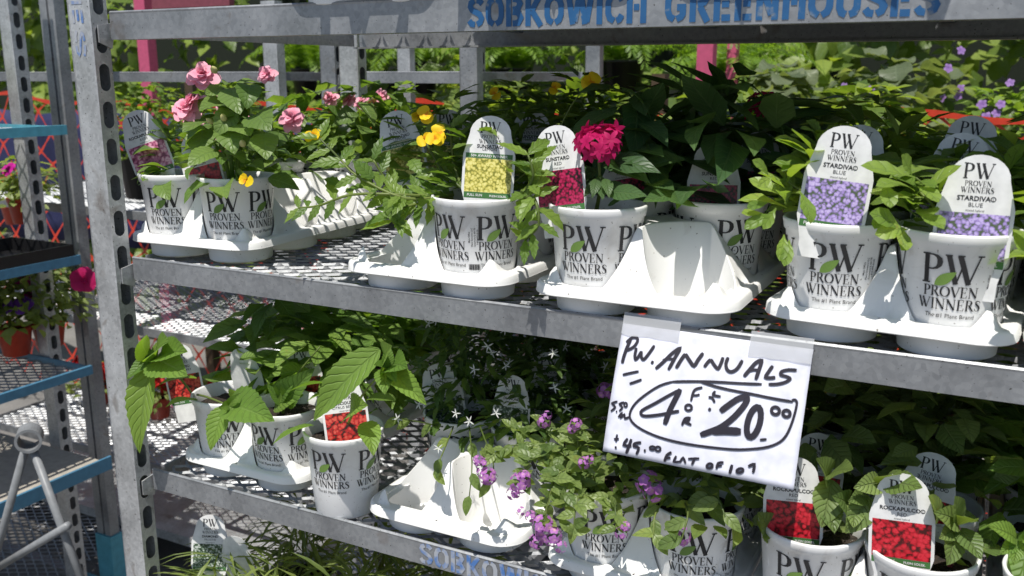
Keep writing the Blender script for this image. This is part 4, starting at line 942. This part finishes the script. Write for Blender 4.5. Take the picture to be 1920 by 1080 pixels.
for w0, pts, cl in S:
    P2 = []
    for (x, y) in pts: u, v_ = cv(x, y); P2.append((u*sw_, -v_*sh_, w0*sc_))
    if not cl:   # smooth and lightly rounded ends
        Q2 = []
        for i in range(len(P2)-1):
            g = [P2[max(i-1, 0)], P2[i], P2[i+1], P2[min(i+2, len(P2)-1)]]
            for s in (0, .34, .67):
                Q2.append(tuple(.5*((2*g[1][c])+(g[2][c]-g[0][c])*s+(2*g[0][c]-5*g[1][c]+4*g[2][c]-g[3][c])*s*s+(3*g[1][c]-g[0][c]-3*g[2][c]+g[3][c])*s**3) for c in (0, 1))+(w0*sc_,))
        Q2.append(P2[-1]); P2 = Q2
        P2[0] = (*P2[0][:2], P2[0][2]*.75); P2[-1] = (*P2[-1][:2], P2[-1][2]*.7)
    n0 = len(mb.v); ribbon(mb, P2, 0, cl)
    mb.v[n0:] = [(x, y, .006*math.sin(-y/sh_*2.6)*math.sin(x/sw_*2.5+.6)+.0011) for x, y, _ in mb.v[n0:]]
    mb.v[n0:] = [(x, y, zz+len(S)*0+.000004*S.index((w0, pts, cl))) for x, y, zz in mb.v[n0:]]
put('marker_writing', mb.mesh('marker_writing', M['marker']), sign)
for (xa, xb, ya, yb) in ((.0, .32, -.012, .012), (.69, 1.0, -.010, .015)):
    tp = MB(); nseg = 8; V = []
    for i in range(nseg+1):
        x = (xa+(xb-xa)*i/nseg)*sw_; V += [(x, -yb+rg.uniform(-.0012, .0012), .0022), (x, -ya, .0018)]
    tp.add(V, [(2*i, 2*i+2, 2*i+3, 2*i+1) for i in range(nseg)]); put('tape', tp.mesh('tape', M['tape']), sign)

# ------------------------------------------------------------------ trays on the top shelf (their shade falls on the rows below)
for q, cx in enumerate((-.66, -.425, -.19, .045)):
    tr = add_tray(cx, -.01, ZT, f'white plastic grow tray on the top shelf, {["first", "second", "third", "fourth"][q]} from the left')
    for i in (0, 1):
        for j in range(5):
            p = potted(slot(tr, i, j), f'top shelf white pot, {ORD[j]} row {COL[i]} column of the {["first", "second", "third", "fourth"][q]} tray', [0, 90, 180, 270])
            joined(p, 'sca', 120, .075, .14, rg, (.7, 1.25), inner=.2)
# ------------------------------------------------------------------ bottom shelf grass-like plants
for q, (x_, y_) in enumerate(((-1.0, .05), (-.87, .03), (-.74, .05), (-.6, .04), (-.95, .18), (-.8, .18), (-.66, .17), (-.48, .05))):
    lab = ['leftmost', 'second', 'third', 'fourth'][q] if q < 4 else None
    p = potted((x_, y_, ZB+DZ+.002), (f'pot of fine grassy plants on the bottom shelf, {lab} from the left post' if lab else f'grassy pot on the bottom shelf in the second row, {["left", "middle", "right"][q-4]} of three' if q < 7 else 'pot of fine grassy plants farthest right on the bottom shelf'), None)
    joined(p, 'grass', 190, .06, .15, rg, (.6, 1.2), inner=.1)
    if q in (2, 3): flowers(p, ME_SMALLPURP, [(rg.uniform(-.05, .05), -.05, .22)], 1.3, (.3, -.8, .4), rg)
for x_, y_, lab in ((395, 1020, 'grey tag with faint print among the grassy plants at bottom left'), (436, 1060, 'small blank tag lowest among the grassy plants')):
    tg('white', x_, y_-55, .06, lab, .15, .05, -.3 if x_ < 400 else math.pi-.4, .95 if x_ < 400 else .8)

# ------------------------------------------------------------------ carts behind and to the left
cart_b = cart('empty galvanised cart standing behind at the left, bright mesh shelves', -2.95, -1.60, .90, 1.45, [1.505, 1.125, .785, .36], 1.55, M['galv_bright'], M['galv_dark'], M['galv'], .026)
cart_c = cart('galvanised cart behind the middle of the display, mostly hidden by plants', -1.40, -1.06, .92, 1.60, [1.505, 1.125, .785, .36], 1.75, M['galv'], M['galv'], M['galv'], .026)
# grey double channel post with teal foot beside the cart
pm_ = thing('trolley_post', 'grey double channel trolley upright with bright teal foot left of the slotted post', 'post', (0, 0, 0))
PX = atY(86, 0, .70); x_, y_ = PX.x, .70; c_ = MB()
for a, b in ((-.028, -.002), (.006, .027)):
    c_.box((x_+a, y_, .223), (x_+b, y_+.003, 2.4)); c_.box((x_+a, y_+.0032, .223), (x_+a+.003, y_+.03, 2.4)); c_.box((x_+b-.003, y_+.0032, .223), (x_+b, y_+.03, 2.4))
c_.box((x_-.0018, y_+.005, .223), (x_+.0058, y_+.008, 2.4)); c_.build('channel', M['galv'], pm_)
f_ = MB(); f_.box((x_-.030, y_-.006, .045), (x_+.032, y_+.036, .222)); f_.box((x_-.16, y_-.008, .004), (x_+.036, y_+.04, .0445)); f_.build('foot', M['teal'], pm_)
b_ = MB(); b_.tube([(x_-.05, y_-.02, .06), (x_-.05, y_+.06, .06)], .012, 10); b_.build('bolt', M['pipe'], pm_, True)
# left cart with blue shelf edges and petunias
XL = -1.944
lc = thing('plant_cart', 'steel cart at the left edge with blue shelf edges and red petunia pots', 'plant cart', (0, 0, 0), 0, 'steel plant carts')
pmL = post_mesh(1.75, .04, .035, True, M['galv_bright'], .1)
for (xx, yy) in ((XL-.16, .574), (XL-.16, -.13), (XL-1.0, .574)): put('post', pmL, lc, Matrix.Translation((xx, yy, 0)))
for z, mt in ((1.380, 'teal'), (1.070, 'blue_edge'), (.790, 'blue_edge')):
    s_ = MB(); s_.box((XL-.004, -.1, z-.019), (XL+.006, .57, z+.003)); s_.box((XL-1.0, -.1, z-.018), (XL-.0045, -.096, z)); s_.box((XL-1.0, .566, z-.018), (XL-.0045, .57, z)); f_ = s_.build('shelf_edge', M[mt], lc)
    deck(f_, XL-.99, XL-.006, -.094, .564, z-.008, M['galv_dark'])
s_ = MB(); s_.box((XL-1.0, -.14, .528), (XL+.02, .56, .545)); s_.build('plywood_deck', M['board'], lc)
s_ = MB(); s_.box((XL+.0205, -.16, .518), (XL+.028, .58, .552)); s_.build('deck_edge', M['blue_edge'], lc)
s_ = MB(); s_.box((XL-1.3, -.1, .14), (XL+.3, .0-.002, .16)); 
low = thing('mesh_trolley', 'low dark mesh trolley base on the ground at the lower left', 'trolley base'); deck(low, XL-.9, x_-.06, -.1, 1.4, .12, M['galv_dark'])
s_ = MB(); 
for yy in (-.1, .64, 1.4): s_.box((XL-.9, yy, .095), (x_-.06, yy+.03, .113))
s_.build('frame', M['galv_dark'], low)
for xx in (XL-.7, x_-.2):
    for yy in (0, 1.3): w_ = MB(); w_.lathe([(.0, -.015), (.042, -.015), (.046, -.012), (.046, .012), (.042, .015), (0, .015)], 20); w_.build('wheel', M['blacktray'], low, True, Matrix.Translation((xx, yy, .047)) @ Matrix.Rotation(R(90), 4, 'Y'))
# pull handle
h_ = thing('tow_handle', 'grey pipe tow handle with a round ring on top at the lower left corner', 'handle')
Yh = .26; rc = atY(55, 821, Yh); e_ = MB(); ax = Vector((.75, -.66, .0)).normalized(); side = Vector((ax.y, -ax.x, 0))*-1
ring_in, ring_out = .021, .0265; V = []; n_ = 28
for i in range(n_):
    t = 2*math.pi*i/n_; d = side*math.cos(t)+Vector((0, 0, 1))*math.sin(t)
    for r_, o_ in ((ring_out, -.022), (ring_out, .022), (ring_in, .022), (ring_in, -.022)): V.append(rc+d*r_+ax*o_)
e_.add(V, [(i*4+j, i*4+(j+1) % 4, ((i+1) % n_)*4+(j+1) % 4, ((i+1) % n_)*4+j) for i in range(n_) for j in range(4)]); e_.build('ring', M['pipe'], h_, False)
def zpt(x, y, Y): return atY(x, y, Y)
for nm, p0, p1, r_ in (('pipe', zpt(47, 843, Yh), zpt(-30, 1120, Yh), .0085), ('pipe', zpt(62, 843, Yh), zpt(152, 1085, Yh), .0085), ('cross_pipe', zpt(-10, 1068, Yh-.012), zpt(128, 985, Yh-.012), .0085)):
    e_ = MB(); e_.tube([p0, p1+(p1-p0)*(.25 if nm == 'pipe' else 0)], r_, 12); e_.build(nm, M['pipe'], h_, True)
# petunias
def small_pot(loc, label, key, fl, nfl, group, n=120, R0=.075, H=.10, tray=False):
    t = thing('potted_plant', label, 'potted plant', loc, 0, group); m_ = MB()
    m_.lathe([(.0, 0), (.03, 0), (.032, .002), (.041, .06), (.0425, .061), (.044, .075), (.042, .076), (.040, .062), (.038, .058)], 28); m_.build('pot', M['terracotta'], t, True)
    put('soil', ME_SOIL, t, Matrix.Diagonal((.78, .78, .62, 1)))
    joined(t, key, n, R0, H, rg, (.7, 1.2), 2, .07, .2)
    flowers(t, fl, [(rg.uniform(-.06, .06), rg.uniform(-.06, .02), .10+rg.uniform(.02, .08)) for _ in range(nfl)], 1.0, None, rg); return t
GP = 'red pots of petunias on the left cart'
spots = [(48, 418, 'top left petunia in red pot with small white tag', 'p_fuch', 2, 1.0), (95, 648, 'petunia with two magenta blooms in red pot beside the post', 'p_fuch', 1, 1.0), (32, 664, 'petunia with violet bloom in red pot at the left edge', 'p_violet', 2, 1.0)]
for i, (x, y, lab, fl, nf, sc_) in enumerate(spots):
    zz = (1.070, .790, .790)[i]+.006; c = atZ(x, y, zz); small_pot((c.x, c.y, zz), lab, 'pet', ME_PETU[fl], nf+1, GP, 420 if i else 260, .13 if i == 1 else .11, .17)
ptn = [o_ for o_ in bpy.data.objects if o_.get('group') == GP]
flowers(ptn[1], ME_PETU['p_mag'], [local(ptn[1], 158, 525, ptn[1].location.y-.03)], 1.3, (.75, -.6, .2), rg); flowers(ptn[1], ME_PETU['p_fuch'], [local(ptn[1], 45, 520, ptn[1].location.y-.05)], 1.35, (.75, -.6, .25), rg)
for j, (z, lab) in enumerate(((1.386, 'on the teal edged shelf'), (1.076, 'deep in the middle blue shelf'), (.796, 'deep in the lower blue shelf'))):
    for q in range(3):
        small_pot((XL-.30-.14*q, .45-.05*q, z), f'petunia in red pot {lab}, {["nearest", "second", "third"][q]} to the shelf edge', 'pet', ME_PETU[('p_mag', 'p_violet', 'p_red')[q]], 2, GP, 170, .085, .13)
c = atZ(48, 418, 1.076); wt = put('plant_tag', raw('plant_tag', [(-.012, -.0004, 0), (.012, -.0004, 0), (.012, -.0004, .04), (-.012, -.0004, .04), (-.012, .0004, 0), (.012, .0004, 0), (.012, .0004, .04), (-.012, .0004, .04)], [(0, 1, 2, 3), (7, 6, 5, 4), (0, 4, 5, 1), (1, 5, 6, 2), (2, 6, 7, 3), (3, 7, 4, 0)], M['tagwhite'])); wt.location = (c.x+.026, c.y-.026, 1.135); wt.rotation_euler.z = .9
tag(wt, 'small white tag stuck in the red petunia pot at the left', 'plant tag', 'plant tags stuck in the pots')
bt = thing('plant_tray', 'black plastic tray under the upper petunia pot at left', 'plant tray', (XL-.10, .30, 1.0665)); m_ = MB()
# (rim and floor of the black tray)
m_.box((-.12, -.25, 0), (.10, .25, .003))
for a, b in (((-.124, -.254, 0), (-.12, .254, .035)), ((.10, -.254, 0), (.104, .254, .035)), ((-.12, -.254, 0), (.10, -.25, .035)), ((-.12, .25, 0), (.10, .254, .035))): m_.box(a, b)
m_.build('tray', M['blacktray'], bt)

# ------------------------------------------------------------------ orange safety fence and navy tarp
fe = thing('safety_fence', 'orange plastic net fence running behind the carts', 'fence'); YF = 1.66; m_ = MB(); dx_, dz_ = .125, .072; xs, zs = -5.2, .18; nx_, nz_ = int(7.4/dx_), 17
def fp(i, j):
    x = xs+i*dx_+(dx_/2 if j % 2 else 0); return Vector((x, YF+.035*math.sin(x*2.3+j*.2)+.01*math.sin(x*11), zs+j*dz_-.03*math.sin(x*1.7)**2*(j/nz_)+.018*math.sin(x*9+j*2.1)))
def strip(a, b, w0, w1):
    d = (b-a).normalized(); s = Vector((d.z, 0, -d.x)); m = (a+b)/2
    m_.add([a+s*w0, a-s*w0, m-s*w1, m+s*w1, b-s*w0, b+s*w0], [(0, 1, 2, 3), (3, 2, 4, 5)])
for j in range(nz_):
    for i in range(nx_):
        a = fp(i, j); strip(a, fp(i if j % 2 == 0 else i+1, j+1), .006, .0024); strip(a, fp(i-1 if j % 2 == 0 else i, j+1), .006, .0024)
for j in (nz_,):
    for i in range(nx_): strip(fp(i, j)+Vector((0, -.004, 0)), fp(i+1, j)+Vector((0, -.004, 0)), .009, .006)
m_.build('netting', M['fence'], fe, kind='stuff')
for x in (-4.4, -2.75, -.9, .9): s_ = MB(); s_.box((x, YF+.05, 0), (x+.04, YF+.09, 1.5)); s_.build('stake', M['bark'], fe)
V = []; n_ = 24
for i in range(n_+1):
    for j in range(7): x = -5.0+2.9*i/n_; V.append((x, 1.86+.04*math.sin(i*1.3+j*.6)+.02*math.sin(i*3.1), .78+.57*j/6-.03*math.sin(i*.5)**2))
tp = put('tarp', raw('tarp', V, [(i*7+j, (i+1)*7+j, (i+1)*7+j+1, i*7+j+1) for i in range(n_) for j in range(6)], M['navy'], True)); tag(tp, 'dark navy tarp hanging behind the orange net at left', 'tarp'); md = tp.modifiers.new('s', 'SOLIDIFY'); md.thickness = .004

# ------------------------------------------------------------------ pink stand with ferns
ps = thing('display_stand', 'pink painted display stand behind the carts', 'display stand'); YP = 1.95
for x, y, Y, wd in ((1322, 90, YP, .05), (265, 60, YP, .062), (1372, 90, YP+.6, .034)):
    c = atY(x, y, Y); s_ = MB(); s_.box((c.x-wd/2, Y, 0), (c.x+wd/2, Y+.045, 1.9 if x != 1372 else 1.75)); s_.build('post', M['pink'], ps)
s_ = MB(); s_.box((-3.4, YP+.05, 1.0), (1.2, YP+.59, 1.03)); s_.build('shelf', M['pinkdark'], ps)
c0 = atY(285, 12, YP-.03); c1 = atY(430, 5, YP-.03); s_ = MB(); s_.box((c0.x, YP-.03, c0.z-.01), (c1.x, YP-.003, c0.z+.12)); s_.build('board', M['pinkdark'], ps)
def fern(loc, label, rg, R0=.32, n=26):
    t = thing('fern', label, 'fern', loc, rg.uniform(0, 6), 'ferns behind the display'); mb = MB()
    for q in range(n):
        th = 2*math.pi*q/n+rg.uniform(-.15, .15); L = R0*rg.uniform(.7, 1.1); el = rg.uniform(.5, 1.25); p = Vector((0, 0, .0)); pts = []
        for s in range(15):
            e = el-1.9*(s/14)**1.5; d = Vector((math.cos(th)*math.cos(e), math.sin(th)*math.cos(e), math.sin(e))); pts.append((p.copy(), d)); p += d*L*1.25/14
        sd_ = Vector((-math.sin(th), math.cos(th), 0))
        for s in range(1, 15):
            p, d = pts[s]; w_ = .062*math.sin(math.pi*(s/15)**.7)+.008; nrm = sd_.cross(d)
            for sg in (-1, 1):
                for hh in (0, .5):
                    a = p-d*(L/14*hh); tip = a+sd_*sg*w_+d*.018-Vector((0, 0, w_*.3)); b2 = a+d*.012; mid = (a+b2)/2*.45+tip*.55
                    mb.add([a, mid-d*.005, tip, mid+d*.006], [(0, 1, 2, 3)], [(0, .5), (.5, 0), (1, .5), (.5, 1)])
    mb.build('fronds', M['l_fern'], t, True, uv=True, kind='stuff'); m_ = MB(); m_.lathe([(0, -.14), (.07, -.14), (.09, -.005), (.094, -.005), (.094, .005), (.085, .004), (.0, -.01)], 20); m_.build('pot', M['blacktray'], t, True); return t
for q, (px, z, dy, R0) in enumerate(((-.02, 1.28, .3, .3),)*0): pass
for q, (x, y, z, r0) in enumerate(((-3.15, 2.2, 1.18, .30), (-2.7, 2.25, 1.20, .34), (-2.25, 2.2, 1.17, .32), (-1.75, 2.25, 1.2, .33), (-1.35, 2.2, 1.17, .3), (-.98, 2.25, 1.2, .32), (-3.0, 2.75, 1.52, .34), (-2.4, 2.8, 1.55, .36), (-1.9, 2.75, 1.52, .34), (-1.4, 2.8, 1.55, .36), (-.95, 2.75, 1.5, .32))):
    fern((x, y, z), f'green fern on the pink stand, {["first", "second", "third", "fourth", "fifth", "sixth"][q if q < 6 else q-6]} from the left in the {"front" if q < 6 else "rear"} row', rg, r0)
def bushpot(loc, label, key, R0, H, n, fl=None, nf=0, size=(.7, 1.2), fs=1.2):
    t = thing('bush', label, 'bush', loc, 0, 'leafy plants behind the display'); m_ = MB(); m_.lathe([(0, 0), (.07, 0), (.09, .13), (.094, .13), (.094, .14), (.085, .14), (.08, .12), (0, .12)], 20); m_.build('pot', M['blacktray'], t, True)
    put('foliage', joinmesh(key, dome_items(n, R0, H, .12, rg, size, inner=.25)), t, kind='stuff')
    if fl: flowers(t, fl, [(math.cos(a)*R0*.85, math.sin(a)*R0*.85-.02, .13+rg.uniform(.05, H*.9)) for a in [rg.uniform(3.4, 6.2) for _ in range(nf)]], fs, None, rg)
    return t
for q, (x, y, z, key, R0, H, n, fl, nf) in enumerate(((-.62, 2.2, 1.04, 'grey', .24, .40, 170, ME_SMALLPINK, 5), (-.30, 2.15, 1.04, 'grey', .24, .44, 170, ME_SMALLPURP, 6), (.02, 2.2, 1.04, 'pale', .22, .34, 420, ME_SMALLPURP, 30), (.33, 2.15, 1.04, 'grey', .24, .40, 150, ME_SMALLPURP, 24), (.62, 2.2, 1.04, 'pale', .22, .40, 420, ME_SMALLPURP, 30), (.95, 2.2, 1.04, 'grey', .22, .4, 150, ME_SMALLPURP, 20))):
    bushpot((x, y, z), f'broad plant with {"round grey leaves" if key == "grey" else "small pale leaves"} behind, {["first", "second", "third", "fourth", "fifth", "sixth"][q]} from the pink post', key, R0, H, n, fl, nf)
for q, (x, y, z) in enumerate(((-2.55, 1.18, 1.12), (-2.1, 1.22, 1.12), (-1.15, 1.2, 1.12), (-.85, 1.15, 1.12), (-.55, 1.2, 1.12), (-.25, 1.2, 1.12))):
    if q < 2:
        bushpot((x+(.17 if q == 0 else .0), y, z), f'leafy plant on the empty cart behind the pink impatiens, {["left", "right"][q]} of two', 'pale', .17, .26, 300, None, 0); continue
    bushpot((x, y, z), f'dark leafy bush on the cart behind the middle of the display, {["", "", "first", "second", "third", "fourth"][q]} from its left', 'bg', .17, .26, 330, None, 0)
for q, x in enumerate((-2.75, -2.45, -2.15, -1.85)):
    t = small_pot((x, 1.2, .352), f'red flowering pot on the lowest mesh shelf behind, {["first", "second", "third", "fourth"][q]} from the left', 'pet', ME_PETU['p_red'], 16, 'red flowers under the back cart', 120, .10, .12)
for q, x in enumerate((-4.0, -3.6, -3.25)):
    t = small_pot((x, 1.3, .95), f'red flowering pot by the fence at far left, {["first", "second", "third"][q]} from the left', 'pet', ME_PETU['p_red'], 10, 'red flowers at far left', 120, .12, .14)
# hedge mass and shade cloth far behind
it = []
for _ in range(16000):
    x = rg.uniform(-8.5, 3.5); z = rg.uniform(.1, 3.0); y = 3.3+.45*math.sin(x*2.1+z*1.7)+.3*math.sin(x*4.7-z*3)+rg.uniform(0, .5)
    it.append(frame((x, y, z), (rg.uniform(-1, 1), rg.uniform(-1, .2), rg.uniform(-.8, .4)), (rg.uniform(-.5, .5), -.6, .7)) @ Matrix.Scale(rg.uniform(1.3, 2.8), 4))
hg = put('hedge', joinmesh('bg', it)); tag(hg, 'mass of green shrubs closing the view behind everything', 'hedge', kind='stuff')
wl = MB(); wl.box((-9.5, 4.7, 0), (4.5, 4.74, 2.9)); o = wl.build('shade_wall', M['shade']); tag(o, 'dark shade cloth wall behind the shrubs', 'wall')
